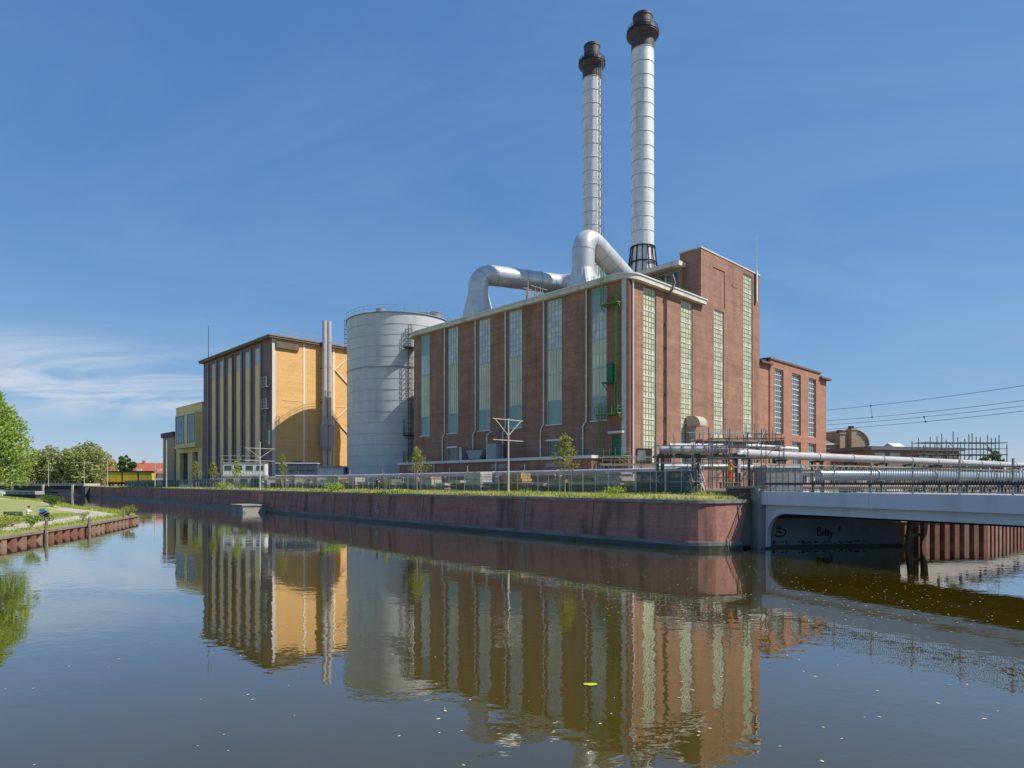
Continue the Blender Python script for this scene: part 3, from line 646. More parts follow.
# timber fenders beside the abutment
fen = thing('timber_fender', (31.6, 51.6, 0), 'cluster of leaning weathered timber piles beneath the bridge', 'timber piles')
for (x, y, x2, y2, h) in ((30.55, 50.6, 31.25, 51.0, 2.75), (31.35, 51.3, 31.45, 51.5, 2.8), (31.9, 51.5, 32.0, 51.7, 2.8), (32.05, 51.0, 32.7, 51.5, 2.7), (32.75, 51.9, 32.85, 52.1, 2.75)):
    m = MB(); m.bar((x, y, -1), (x2, y2, h), 0.30); m.build('pile', RUSTP if x > 31 else WOODG, fen, 0, (31.6, 51.6))
m = MB(); m.bar((30.7, 50.95, 0.9), (32.9, 51.8, 1.0), 0.2); m.build('waling', WOODG, fen, 0, (31.6, 51.6))

# sheet piling beyond the bridge
sp2 = thing('sheet_pile_wall', (41.3, 57, 0), 'tall rusty sheet-pile wall with concrete cap seen below the grey bridge', 'sheet piling')
S1 = [(32.6, 54.9), (41.3, 57.0)]; S2 = [(41.3, 57.0), (61.3, 72)]
for pts, per in ((S1, 1.04), (S2, 1.0)):
    for p, d in along(pts, per):
        n = Vector((d.y, -d.x)); q = p+d*per; m = MB()
        poly = [p-n*0.3, p+d*per*0.32-n*0.3, p+d*per*0.42+n*0.12, p+d*per*0.88+n*0.12, q-n*0.3, q-n*0.4, p-n*0.4]
        m.prism([tuple(x) for x in poly], -1, 1.74); m.build('pile', RUSTP if random.random() < 0.6 else RUST, sp2, 0, (41.3, 57))
for i, pts in enumerate((S1, S2)):
    p, q = Vector(pts[0]), Vector(pts[1]); d = (q-p).normalized(); n = Vector((d.y, -d.x)); A = p+n*0.22; B = q+n*0.22; bk = -n*0.7
    m = MB(); m.hexa(((*A, 1.745), (*B, 1.745), (*(B+bk), 1.745), (*(A+bk), 1.745), (*A, 1.98+i*0.004), (*B, 1.98+i*0.004), (*(B+bk), 1.98+i*0.004), (*(A+bk), 1.98+i*0.004))); m.build('cap_beam', CAPC, sp2, 0, (41.3, 57))
# near bank to the right of the viewer, outside the frame: carries the near end of the bridge
mb = MB(); mb.prism([(33.5, 17.5), (36, 14), (34, -40), (400, -40), (500, 300), (70, 36)], -0.5, 3.7); mb.build('bank', gsoil, label='near bank carrying the near end of the bridge', kind='structure')
# ------------------------------------------------------------------ power house
ph = thing('power_house', (*P0, G), 'tall brown brick power house with long vertical windows and cream cornice', 'power station', rz=ROT)
LF = lambda u, z, d: (d, u, z)             # shaded long facade: u runs back along y, d inwards
RF = lambda u, z, d: (u, d, z)             # sunlit end facade
winL = [(52.45, 55.97), (42.72, 46.27), (32.79, 36.43), (23.97, 27.66), (14.09, 17.75), (4.25, 7.63)]
lowL = [(42.9, 45.9, 9.9, 12.4), (14.3, 17.3, 9.9, 12.5), (1.55, 3.2, 9.6, 12.7)]
mb = MB()
wall_cells(mb, LF, 0, 57.6, G, 37.75, [(a, b, 15.5, 37.6) for a, b in winL]+lowL, 0.34)
# rounded far corner
cr = [(2.2-2.2*math.cos(t), 57.6+2.2*math.sin(t)) for t in [k*math.pi/16 for k in range(9)]]
for i in range(8): mb.quad((*cr[i], G), (*cr[i+1], G), (*cr[i+1], 37.75), (*cr[i], 37.75))
mb.quad((2.2, 59.8, G), (46, 59.8, G), (46, 59.8, 37.75), (2.2, 59.8, 37.75)); mb.quad((46.02, 0, G), (46.02, 59.8, G), (46.02, 59.8, 46), (46.02, 0, 46))
mb.build('long_wall', B_MAIN, ph, G)
mb = MB()
wall_cells(mb, RF, 0, 22.47, G, 37.75, [(4.24, 7.89, 8.5, 37.3), (15.67, 19.5, 8.5, 37.3)], 0.34)
wall_cells(mb, RF, 22.47, 46.02, G, 48.25, [(27.2, 31.0, 13.6, 37.95), (38.9, 42.84, 14.5, 47.35), (26.8, 31.4, 38.6, 45.8)], 0.34)
mb.quad(RF(26.8, 38.6, 0.12), RF(31.4, 38.6, 0.12), RF(31.4, 45.8, 0.12), RF(26.8, 45.8, 0.12))
mb.box(34.2, 36.4, -0.05, 0.1, 43.6, 44.3)
mb.build('end_wall', B_MAIN, ph, G)
# stair tower above the roof
mb = MB(); mb.box(22.475, 46.015, 0.35, 4.4, 37.8, 48.2); mb.quad((22.47, 0, 37.75), (22.47, 4.4, 37.75), (22.47, 4.4, 48.25), (22.47, 0, 48.25)); mb.build('tower', B_MAIN, ph, G)
mb = MB(); mb.box(22.35, 46.15, -0.12, 4.55, 48.25, 48.5); mb.build('tower_coping', WHITE, ph, G)
# upper hall behind
mb = MB(); wall_cells(mb, LF, 0, 1, 0, 1, [], 0.1) if False else None
UF = lambda u, z, d: (21.5+d, u, z)
wall_cells(mb, UF, 3.4, 58.0, 38.3, 45.35, [(a, a+5.2, 39.3, 44.9) for a in (4.2, 10.6, 17.0, 23.4, 29.8, 36.2, 42.6, 49.0)], 0.3)
mb.quad((21.5, 3.4, 38.3), (44.5, 3.4, 38.3), (44.5, 3.4, 45.35), (21.5, 3.4, 45.35)); mb.quad((21.5, 58, 38.3), (44.5, 58, 38.3), (44.5, 58, 45.35), (21.5, 58, 45.35))
mb.build('upper_hall_wall', B_MAIN, ph, G)
for a in (4.2, 10.6, 17.0, 23.4, 29.8, 36.2, 42.6, 49.0): window(ph, G, UF, a, a+5.2, 39.3, 44.9, [(39.3, 44.9, G_DARK, 4, 3)], 0.3, FRAMEG)
mb = MB(); mb.box(20.0, 45.8, 3.1, 59.0, 45.36, 46.2); mb.build('upper_cornice', CORN, ph, G)
mb = MB(); mb.box(20.3, 45.5, 3.4, 58.7, 46.203, 46.35); mb.build('upper_roof', ROOF, ph, G)
# main cornice: slab with rounded corners, fascia + thin soffit lip
def corn_poly(o, Rr=3.3, s1=23.0, t1=57.6):
    c = Rr-o; pts = [(s1, -o)]
    for k in range(11):
        a_ = -math.pi/2-k/10*math.pi/2; pts.append((c+Rr*math.cos(a_), c+Rr*math.sin(a_)))
    for k in range(9):
        a_ = math.pi-k/8*math.pi/2; pts.append((2.2+(2.2+o)*math.cos(a_), 57.6+(2.2+o)*math.sin(a_)))
    return pts
op = corn_poly(0.85, 2.8); 
mb = MB(); poly = op+[(24.0, 60.85), (24.0, 57.0), (22.3, 56.9), (22.3, -0.02), (23.0, -0.02)]
mb.prism(poly, 37.76, 38.5); mb.build('cornice', CORN, ph, G)
mb = MB(); op2 = corn_poly(1.0, 2.9, 23.25); mb.prism(op2+[(24.0, 61.05), (24.0, 57.0), (22.28, 56.9), (22.28, -0.03), (23.25, -0.03)], 38.505, 38.72); mb.build('cornice_lip', GUTTER, ph, G)
mb = MB(); mb.box(0.4, 22.27, 0.4, 57.5, 37.9, 38.73); mb.box(2.5, 22.27, 57.5, 59.4, 37.9, 38.73); mb.build('roof', ROOF, ph, G)
# windows of the long wall
secL = [
    [(15.5, 19.6, G_TEAL, 2, 1), (19.6, 28.8, G_GREEN, 3, 2), (28.8, 33.2, G_GREY, 3, 3), (33.2, 37.6, G_TEAL, 1, 1)],
    [(15.5, 19.6, G_TEAL, 2, 1), (19.6, 29.8, G_GREEN, 5, 2), (29.8, 37.6, G_GREY, 4, 7)],
    [(15.5, 19.6, G_TEAL, 2, 1), (19.6, 24.3, G_GREEN, 5, 1), (24.3, 28.8, G_GREEN, 5, 1), (28.8, 37.6, G_GREY, 4, 8)],
    [(15.5, 19.6, G_TEAL, 1, 1), (19.6, 24.3, G_GREEN, 5, 1), (24.3, 28.8, G_GREEN, 5, 1), (28.8, 37.6, G_GREY, 4, 8)],
    [(15.5, 19.6, G_TEAL, 1, 1), (19.6, 24.4, G_GREEN, 5, 1), (24.4, 28.8, G_GREEN, 5, 1), (28.8, 37.6, G_GREY, 4, 9)],
    [(15.5, 19.5, G_TEAL, 1, 1), (19.5, 24.2, G_GREEN, 4, 1), (24.2, 28.95, G_GREEN, 4, 2), (28.95, 33.5, G_GREY, 4, 3), (33.5, 37.6, G_TEAL, 1, 1)]]
for (a, b), s in zip(winL, secL): window(ph, G, LF, a, b, 15.5, 37.6, s, 0.3, FRAMEG, fw=0.2, bw=0.07, sill=GUTTER)
for a, b, c, d in lowL[:2]: window(ph, G, LF, a, b, c, d, [(c, d, G_DARK, 2, 1)], 0.3, FRAMEG, fw=0.16)
for a, b, c, d in lowL[:2]:
    mb = MB(); mb.fbox(LF, a-0.25, b+0.25, d, d+0.32, -0.35, 0.2); mb.build('lintel', GUTTER, ph, G)
# windows of the end wall: fully glazed in groups of small panes
def groups(z0, z1, n, nr): return [(z0+(z1-z0)*k/n, z0+(z1-z0)*(k+1)/n, G_PALE, 4, nr) for k in range(n)]
window(ph, G, RF, 4.24, 7.89, 8.5, 37.3, groups(8.5, 37.3, 8, 4), 0.3, FRAMEW, fw=0.19, bw=0.075, bmat=MUNTIN)
window(ph, G, RF, 15.67, 19.5, 8.5, 37.3, groups(8.5, 37.3, 8, 4), 0.3, FRAMEW, fw=0.19, bw=0.075, bmat=MUNTIN)
window(ph, G, RF, 27.2, 31.0, 13.6, 37.95, groups(13.6, 37.95, 7, 4), 0.3, FRAMEW, fw=0.19, bw=0.075, bmat=MUNTIN)
window(ph, G, RF, 38.9, 42.84, 14.5, 47.35, groups(14.5, 47.35, 9, 4), 0.3, FRAMEW, fw=0.19, bw=0.075, bmat=MUNTIN)
# corner trim, downpipes
mb = MB(); mb.box(-0.14, 0.02, 0.28, 1.15, G+5.8, 37.75); mb.build('corner_pilaster', WHITE, ph, G)
mb = MB(); mb.box(0.12, 0.75, -0.08, 0.02, G, 37.75); mb.build('corner_strip', REDP, ph, G)
mb = MB(); mb.tube([(1.05, -0.2, G), (1.05, -0.2, 37.7)], 0.15, 8); mb.build('downpipe', GUTTER, ph, G)
for t in (46.88, 36.94, 28.21, 18.24, 8.37):
    mb = MB(); mb.tube([(-0.24, t, 37.7), (-0.24, t, 15.6), (-0.24, t+0.75, 14.7), (-0.24, t+0.75, 9.6)], 0.14, 8)
    for z in (33, 28, 23, 18, 12.5): mb.tube([(-0.24, t+(0.75 if z < 14 else 0), z), (-0.24, t+(0.75 if z < 14 else 0), z+0.25)], 0.2, 8)
    mb.build('downpipe', GUTTER, ph, G)
mb = MB(); mb.tube([(10.5, -0.28, G), (10.5, -0.28, 36.6), (10.9, -1.35, 38.0), (11.6, -1.35, 39.2), (11.6, -0.9, 40.6), (11.6, 0.6, 40.9), (11.6, 0.8, 38.7)], 0.17, 8)
for z in range(8, 36, 4): mb.tube([(10.5, -0.28, z), (10.5, -0.28, z+0.3)], 0.24, 8)
mb.build('rusty_downpipe', MAROON, ph, G)
# white cable casing, its shadow strip and lightning rod on the tower
mb = MB(); mb.box(44.1, 44.6, -0.3, -0.1, 42.6, 48.9); mb.tube([(44.35, -0.2, 48.9), (44.35, -0.2, 56.5)], [0.06, 0.035], 5); mb.build('aerial', WHITE, ph, G)
mb = MB(); mb.box(43.5, 44.09, -0.12, -0.02, 41.8, 48.2); mb.build('conduit_shadow', BLACKST, ph, G)  # black strip laid where the casing's shadow falls on the brick
# green access ladders and landings on the long wall
def ladder(m, x, t, z0, z1, dt=0.55, cage=False, r=0.065):
    for k in (-dt/2, dt/2): m.bar((x, t+k, z0), (x, t+k, z1), r*1.7)
    z = z0+0.3
    while z < z1: m.bar((x, t-dt/2, z), (x, t+dt/2, z), r); z += 0.45
    if cage:
        z = z0+2.0
        while z < z1:
            p = [(x-0.8*math.sin(a_), t+0.55*math.cos(a_), z) for a_ in [k*math.pi/6 for k in range(7)]]
            for i in range(6): m.bar(p[i], p[i+1], 0.045)
            z += 1.5
        for a_ in (0.8, 2.3): m.bar((x-0.8*math.sin(a_), t+0.55*math.cos(a_), z0+2.0), (x-0.8*math.sin(a_), t+0.55*math.cos(a_), z1), 0.04)
m = MB(); ladder(m, -1.5, 4.0, 34.2, 40.2, 0.6, True); m.build('caged_ladder', GREEN, ph, G)
m = MB(); ladder(m, -0.5, 1.95, 19.3, 36.2, 0.65, True); m.build('caged_ladder', GREEN, ph, G)
m = MB(); ladder(m, -0.5, 1.95, 16.4, 19.3, 0.65, False); m.build('ladder', GREEN, ph, G)
m = MB(); ladder(m, -0.6, 5.1, 9.6, 18.2, 0.6, True); m.build('caged_ladder', GREEN, ph, G)
def landing(t0, t1, z, name='landing', rail=True, x1=-1.5, mm=None):
    m = MB(); m.box(x1, -0.02, t0, t1, z-0.14, z)
    m.bar((-0.05, t0+0.1, z-1.2), (x1+0.2, t0+0.1, z-0.14), 0.09); m.bar((-0.05, t1-0.1, z-1.2), (x1+0.2, t1-0.1, z-0.14), 0.09)
    if rail:
        n = max(2, int((t1-t0)/1.1))
        for k in range(n+1): tt = t0+(t1-t0)*k/n; m.bar((x1, tt, z), (x1, tt, z+1.1), 0.06)
        for zz_ in (0.55, 1.1): m.bar((x1, t0, z+zz_), (x1, t1, z+zz_), 0.05); m.bar((x1, t0, z+zz_), (0, t0, z+zz_), 0.05); m.bar((x1, t1, z+zz_), (0, t1, z+zz_), 0.05)
    m.build(name, mm or GREEN, ph, G)
landing(1.0, 4.6, 34.1, mm=GREEN, rail=False); landing(2.4, 4.2, 21.4, mm=GREEND, rail=False); landing(0.9, 5.7, 16.35, mm=GREEN)
m = MB(); m.box(-1.0, -0.02, 2.45, 3.5, 21.42, 24.4); m.build('equipment_box', GREEND, ph, G)
m = MB(); m.fbox(LF, 1.58, 3.17, 9.62, 12.66, 0.12, 0.2); m.build('door', GREEND, ph, G)
m = MB(); m.box(-0.9, -0.01, 0.5, 3.4, 13.1, 13.45); m.build('door_canopy', WHITE, ph, G)
landing(-0.6, 8.6, 9.5, x1=-2.6, mm=mat('faded_green_paint', (0.17, 0.26, 0.14), 0.6, var=0.2))
# curved intake hood with its duct
m = MB(); prof = [(17.4, -0.02, 15.2), (17.4, -2.7, 15.2), (17.4, -2.7, 15.4)]
for k in range(7): a_ = k/6*math.pi/2; prof.append((17.4, -2.7+1.5*(1-math.cos(a_)), 15.4+1.6*math.sin(a_)))
prof.append((17.4, -0.02, 17.0)); m.extrude(prof, (2.6, 0, 0)); m.build('intake_hood', mat('beige_hood', (0.50, 0.42, 0.35), 0.6, var=0.15, streak=0.3, streak_col=(0.3, 0.24, 0.18)), ph, G)
m = MB(); m.box(17.2, 18.9, -1.1, -0.03, G, 15.19); m.build('intake_duct', CONT, ph, G)
# low brick extension in front of the long wall
ex = thing('brick_annex', (*site(-4.0, 4.2), G), 'low brick annex with a white coping along the foot of the power house', 'annex', rz=ROT)
def A_(s, t): return (s+4.0, t-4.2)
m = MB(); EF = lambda u, z, d: (d, u-4.2, z)
wall_cells(m, EF, 4.2, 58.0, G, 9.05, [(52.0, 55.2, 7.75, 8.6), (24.2, 28.2, 7.75, 8.6), (10.6, 14.4, 7.75, 8.6)], 0.25)
m.quad((0, 0, G), (3.98, 0, G), (3.98, 0, 9.05), (0, 0, 9.05)); m.quad((0, 53.8, G), (3.98, 53.8, G), (3.98, 53.8, 9.05), (0, 53.8, 9.05)); m.build('wall', B_MAIN, ex, G)
m = MB(); m.box(-0.35, 3.97, -0.3, 54.1, 9.055, 9.55); m.build('coping', GUTTER, ex, G)
for a, b in ((52.0, 55.2), (24.2, 28.2), (10.6, 14.4)):
    m = MB(); m.fbox(EF, a+0.02, b-0.02, 7.77, 8.58, 0.1, 0.2); nsl = 5
    for k in range(nsl): m.fbox(EF, a, b, 7.8+k*0.16, 7.86+k*0.16, 0.02, 0.1)
    m.build('louvre', mat('pale_louvre', (0.42, 0.42, 0.37), 0.6), ex, G)
for t in (45.3, 26.6):
    m = MB(); m.tube([(-0.2, t-4.2, G), (-0.2, t-4.2, 9.05)], 0.12, 8); m.build('downpipe', GUTTER, ex, G)
# skip-like hopper and its cabinets on the annex roof
hp = thing('hopper', (*site(-2.2, 33.5), 9.55), 'grey tapered hopper with a bent standpipe on the annex coping', 'hopper', rz=ROT)
m = MB(); m.extrude([(-0.9, -2.0, 1.9), (-0.9, 2.9, 1.9), (-0.9, 2.0, 0.25), (-0.9, -1.0, 0.25)], (1.7, 0, 0)); m.build('tapered_bin', CONT, hp)
m = MB(); m.box(-0.8, 0.7, -1.7, 2.6, 0, 0.25); m.build('base_frame', BLACKST, hp)
m = MB(); m.tube(arc_path([(0, -2.3, 0.0), (0, -2.3, 4.6), (0, -3.2, 5.1), (0, -3.9, 5.3)], 0.5), 0.26, 8); m.build('standpipe', GALV, hp)
for dt, w in ((-4.4, 2.6), (4.8, 0.8)):
    m = MB(); m.box(-0.8, 0.9, dt-w/2, dt+w/2, 0, 2.9 if w > 1 else 2.6); m.box(-0.9, 1.0, dt-w/2-0.06, dt+w/2+0.06, 2.61 if w < 1 else 2.91, 2.98 if w > 1 else 2.7); m.build('cabinet', CONT if w > 1 else GALV, hp)

# roof furniture
def railing(name, pts, h, mm, label, cat='railing', step=1.6, loc=None, r=0.05, rails=(0.5, 1.0)):
    base = pts[0]; root = thing(name, base, label, cat)
    V = [Vector(p) for p in pts]; b3 = Vector(base)
    for i in range(len(V)-1):
        m = MB(); n = max(1, int((V[i+1]-V[i]).length/step))
        for k in range(n+1 if i == len(V)-2 else n):
            q = V[i].lerp(V[i+1], k/n)-b3; m.bar(q, q+Vector((0, 0, h)), r)
        for f in rails: m.bar(V[i]-b3+Vector((0, 0, h*f)), V[i+1]-b3+Vector((0, 0, h*f)), r*0.9)
        m.build('rail_section', mm, root)
    return root
railing('roof_railing', [(*site(8.5, 0.6), 38.74), (*site(21.3, 0.6), 38.74)], 1.15, GREEND, 'dark green guard rail above the cream cornice of the end wall')
railing('roof_railing', [(*site(0.7, 6.0), 38.74), (*site(0.7, 14.0), 38.74)], 1.1, GALV, 'thin grey guard rail on the roof edge beside the nearer duct hood')
for i, (s, t, r, h, lab, mm) in enumerate(((7.0, 7.2, 1.9, 2.3, 'wide cream ventilation drum on the roof near the rounded cornice corner', CORN), (12.5, 9.0, 1.1, 2.0, 'small pale drum cowl between the duct and the black strutted chimney foot', WHITE), (16.0, 9.2, 0.9, 2.6, 'narrow grey drum cowl at the foot of the higher roof', GALV))):
    v = thing('roof_vent', (*site(s, t), 38.73), lab, 'roof vent'); m = MB(); m.lathe([(r*0.9, 0), (r*0.9, h*0.72)], (0, 0), 20); m.build('drum', mm, v)
    m = MB(); m.lathe([(r*1.08, h*0.73), (r*1.08, h*0.86), (r*0.5, h), (0.05, h*1.03)], (0, 0), 20); m.build('cowl', mm, v)
sc_ = thing('valve_rack', (*site(5.0, 25.6), 38.73), 'rusty rack of brackets and flanges at the end of the long duct', 'valve rack', rz=ROT)
m = MB(); rr = random.Random(5)
for k in range(14):
    x = rr.uniform(-2, 2.5); y = rr.uniform(-1.2, 1.2); m.bar((x, y, 0), (x, y, rr.uniform(2.0, 5.2)), 0.14)
for z in (1.2, 2.6, 3.9): m.bar((-2, -1, z), (2.5, -1, z), 0.12); m.bar((-2, 1, z), (2.5, 1, z), 0.12)
m.build('frame', mat('rusty_galvanised', (0.36, 0.31, 0.24), 0.7, 0.3, var=0.4), sc_)

# chimneys
def chimney(s, t, dia, ztop, zcol, zbase, n, label, ladder_side=False, cone=False):
    w = site(s, t); root = thing('chimney', (w.x, w.y, zbase), label, 'chimney')
    r = dia/2; h = (zcol-zbase-(6.9 if cone else 0)); z0 = (6.9 if cone else 0); seg = h/n
    for k in range(n):
        m = MB(); a_ = z0+k*seg; f = 1+0.0*k
        m.lathe([(r, a_), (r, a_+seg-0.14)], (0, 0), 36); m.lathe([(r+0.05, a_+seg-0.14), (r+0.05, a_+seg)], (0, 0), 36); m.lathe([(r*0.985, a_+seg-0.2), (r*0.985, a_+seg)], (0, 0), 36)
        m.build('segment', STEELW, root)
        m = MB(); m.lathe([(r+0.03, a_+seg-0.16), (r+0.07, a_+seg-0.1), (r+0.03, a_+seg-0.02)], (0, 0), 36, closed_top=False); m.build('seam_band', mat('dull_seam', (0.36, 0.34, 0.32), 0.55, 0.3), root)
    zc = zcol-zbase; zt = ztop-zbase; m = MB(); m.lathe([(r*1.02, zc), (r*1.02, zc+2.6)], (0, 0), 32); m.build('neck', CAPST, root)
    m = MB(); m.lathe([(r*1.02, zc+2.4), (r*1.42, zc+3.0), (r*1.42, zc+3.2), (r*1.0, zc+3.2)], (0, 0), 32, closed_top=False); m.build('gallery', CAPST, root)
    m = MB()
    for k in range(20):
        a_ = k*math.pi/10; m.bar((r*1.40*math.cos(a_), r*1.40*math.sin(a_), zc+3.2), (r*1.40*math.cos(a_), r*1.40*math.sin(a_), zc+4.4), 0.07)
    for zz_ in (3.2, 3.55, 4.0, 4.4):
        pr = [(r*1.40*math.cos(k*math.pi/10), r*1.40*math.sin(k*math.pi/10), zc+zz_) for k in range(20)]
        for k in range(20): m.bar(pr[k], pr[(k+1) % 20], 0.3 if zz_ == 3.55 else 0.07, 0.06 if zz_ != 3.55 else 0.5)
    m.build('gallery_rail', BLACKST, root)
    m = MB(); m.lathe([(r*0.98, zc+3.1), (r*0.98, zt-2.6), (r*0.86, zt-2.4), (r*0.86, zt-0.5), (r*0.90, zt-0.45), (r*0.90, zt), (r*0.78, zt), (r*0.78, zt-1.5)], (0, 0), 32); m.build('tip', CAPST, root)
    if ladder_side:
        m = MB(); c, s_ = math.cos(-0.75), math.sin(-0.75)
        for off in (0.15, 0.8):
            for tw in (-0.3, 0.3): m.bar(((r+off)*c-tw*s_, (r+off)*s_+tw*c, 4), ((r+off)*c-tw*s_, (r+off)*s_+tw*c, zc+3), 0.1)
        z = 4.0; k = 0
        while z < zc+2: m.bar(((r+0.15)*c, (r+0.15)*s_, z), ((r+0.8)*c, (r+0.8)*s_, z+1.0), 0.09); m.bar(((r+0.15)*c, (r+0.15)*s_, z+2.0), ((r+0.8)*c, (r+0.8)*s_, z+1.0), 0.09); z += 2.0
        m.build('ladder', GALV, root)
    if cone:
        m = MB(); m.lathe([(r*1.28, 0), (r*1.2, 1.5), (r*1.0, 6.9)], (0, 0), 36); m.build('foot', STEELW, root)
        for k in range(14):
            a_ = k*2*math.pi/14; m = MB()
            m.bar((r*1.42*math.cos(a_), r*1.42*math.sin(a_), 0), (r*1.08*math.cos(a_), r*1.08*math.sin(a_), 6.6), 0.22); m.build('strut', BLACKST, root)
        for z, q in ((0.4, 1.40), (3.4, 1.25), (6.6, 1.09)):
            m = MB(); pr = [(r*q*math.cos(k*math.pi/14), r*q*math.sin(k*math.pi/14), z) for k in range(28)]
            for k in range(28): m.bar(pr[k], pr[(k+1) % 28], 0.24)
            m.build('hoop', BLACKST, root)
    return root
chimney(26.0, 15.2, 4.5, 100.2, 93.1, 46.35, 14, 'thicker, nearer white banded chimney with a black strutted foot and sooty top', cone=True)
chimney(25.6, 28.1, 4.0, 100.2, 92.8, 46.35, 16, 'slimmer white banded chimney behind the bent duct, ladder up its side', ladder_side=True)

# flue ducts
def duct(label, base, top, legs, r, bend):
    """base: site s,t; hood from rectangle to round, then a bent pipe"""
    w = site(*base); root = thing('flue_duct', (w.x, w.y, 38.73), label, 'duct', rz=ROT); zz0 = 38.73
    m = MB(); hw = r*1.2; hd = r*1.5; n = 24; zt = top-zz0
    bot = []; up = []
    for k in range(n):
        a_ = 2*math.pi*k/n; c, s_ = math.cos(a_), math.sin(a_); q = max(abs(c), abs(s_)); bot.append((hw*c/q, hd*s_/q, 0.0)); up.append((r*c, r*s_, zt))
    m.add(bot+up, [(k, (k+1) % n, n+(k+1) % n, n+k) for k in range(n)]); m.build('hood', DUCT, root)
    rel = [Vector((0, 0, zt))]+[Vector((s-base[0], t-base[1], z-zz0)) for s, t, z in legs]
    path = arc_path(rel, r*bend, 10)
    # cut the run in sheet-metal lengths that share their end rings
    fine = []
    for i in range(len(path)-1):
        k = max(1, int((path[i+1]-path[i]).length/0.55)); fine += [path[i].lerp(path[i+1], j/k) for j in range(k)]
    fine.append(path[-1]); tan = [(fine[min(i+1, len(fine)-1)]-fine[max(i-1, 0)]).normalized() for i in range(len(fine))]
    i = 0
    while i < len(fine)-1:
        j = min(i+6, len(fine)-1)
        if len(fine)-1-j < 3: j = len(fine)-1
        m = MB(); m.tube(fine[i:j+1], r, 32, caps=(j == len(fine)-1), tans=tan[i:j+1]); m.build('pipe_length', DUCT, root)
        if j < len(fine)-1: m = MB(); m.tube([fine[j]-tan[j]*0.06, fine[j]+tan[j]*0.06], r+0.035, 32); m.build('collar', mat('duct_collar', (0.40, 0.39, 0.38), 0.5, 0.3), root)
        i = j
    return root, path
dA, pA = duct('long dull metal duct rising from a hood and running level over the roof', (8.0, 45.6), 46.6, [(8.0, 45.6, 50.8), (27.0, 36.8, 50.4), (26.0, 30.2, 50.2)], 2.2, 1.6)
dB, pB = duct('swan-neck metal duct bending down towards the foot of the nearer chimney', (8.0, 15.9), 44.6, [(8.0, 15.9, 51.6), (20.8, 15.3, 45.2)], 2.1, 1.25)
# support of the long duct
m = MB()
for dy in (-2.6, 2.6): m.bar((15.0, -3.3+dy, 0), (15.0, -3.3+dy, 14.2), 0.35)
m.bar((15.0, -6.2, 9.2), (15.0, -0.4, 9.2), 0.35); m.bar((15.0, -6.2, 14.2), (15.0, -0.4, 14.2), 0.3); m.build('support_frame', GALV, dA)

# ------------------------------------------------------------------ turbine hall to the right of the power house
th = thing('turbine_hall', (*site(46.1, 0), G), 'lower red brick hall with three tall gridded windows beside the power house', 'hall', rz=ROT)
TF = lambda u, z, d: (u-46.1, d, z)
def tf_(dd): return lambda u, z, d: (u-46.1, dd+d, z)
m = MB(); wall_cells(m, tf_(0.25), 46.1, 50.9, G, 30.3, [], 0.3); wall_cells(m, tf_(0.3), 78.2, 82.9, G, 30.5, [], 0.3)
wins = [(53.1, 57.6), (62.05, 66.95), (71.3, 75.75)]
wall_cells(m, TF, 50.9, 78.2, G, 31.6, [(a, b, 16.0, 30.0) for a, b in wins]+[(a, b, 8.5, 14.5) for a, b in wins], 0.5)
m.quad((4.8, 0, G), (4.8, 0.3, G), (4.8, 0.3, 31.6), (4.8, 0, 31.6)); m.quad((32.1, 0, G), (32.1, 0.3, G), (32.1, 0.3, 31.6), (32.1, 0, 31.6))
m.quad((36.8, 0.3, G), (36.8, 30, G), (36.8, 30, 30.5), (36.8, 0.3, 30.5)); m.quad((0, 30, G), (36.8, 30, G), (36.8, 30, 31), (0, 30, 31)); m.build('wall', B_RED, th, G)
m = MB(); m.box(0, 5.5, -0.5, 8, 30.31, 30.75); m.box(31.7, 38.0, -0.6, 30.5, 30.51, 30.95); m.build('side_roof', TRIMBR, th, G)
m = MB(); m.box(4.6, 32.3, -0.25, 29.9, 31.605, 32.0); m.build('roof_edge', MAROON, th, G)
for a, b in wins:
    window(th, G, TF, a, b, 16.0, 30.0, [(16.0+14.0*k/4, 16.0+14.0*(k+1)/4, G_MID, 4, 3) for k in range(4)], 0.5, GUTTER, fw=0.2, bw=0.13)
    window(th, G, TF, a, b, 8.5, 14.5, [(8.5, 14.5, G_MID, 4, 3)], 0.5, GUTTER, fw=0.2, bw=0.13)
    m = MB(); m.fbox(TF, a, b, 14.5, 16.0, 0.1, 0.4); m.build('spandrel', WHITE, th, G)
m = MB(); m.box(11, 12.6, 3, 4.5, 32.0, 32.9); m.build('rooflight', WHITE, th, G)
m = MB(); m.box(1.0, 4.2, 0.5, 3.0, 30.76, 31.4); m.build('roof_unit', DARKB, th, G)

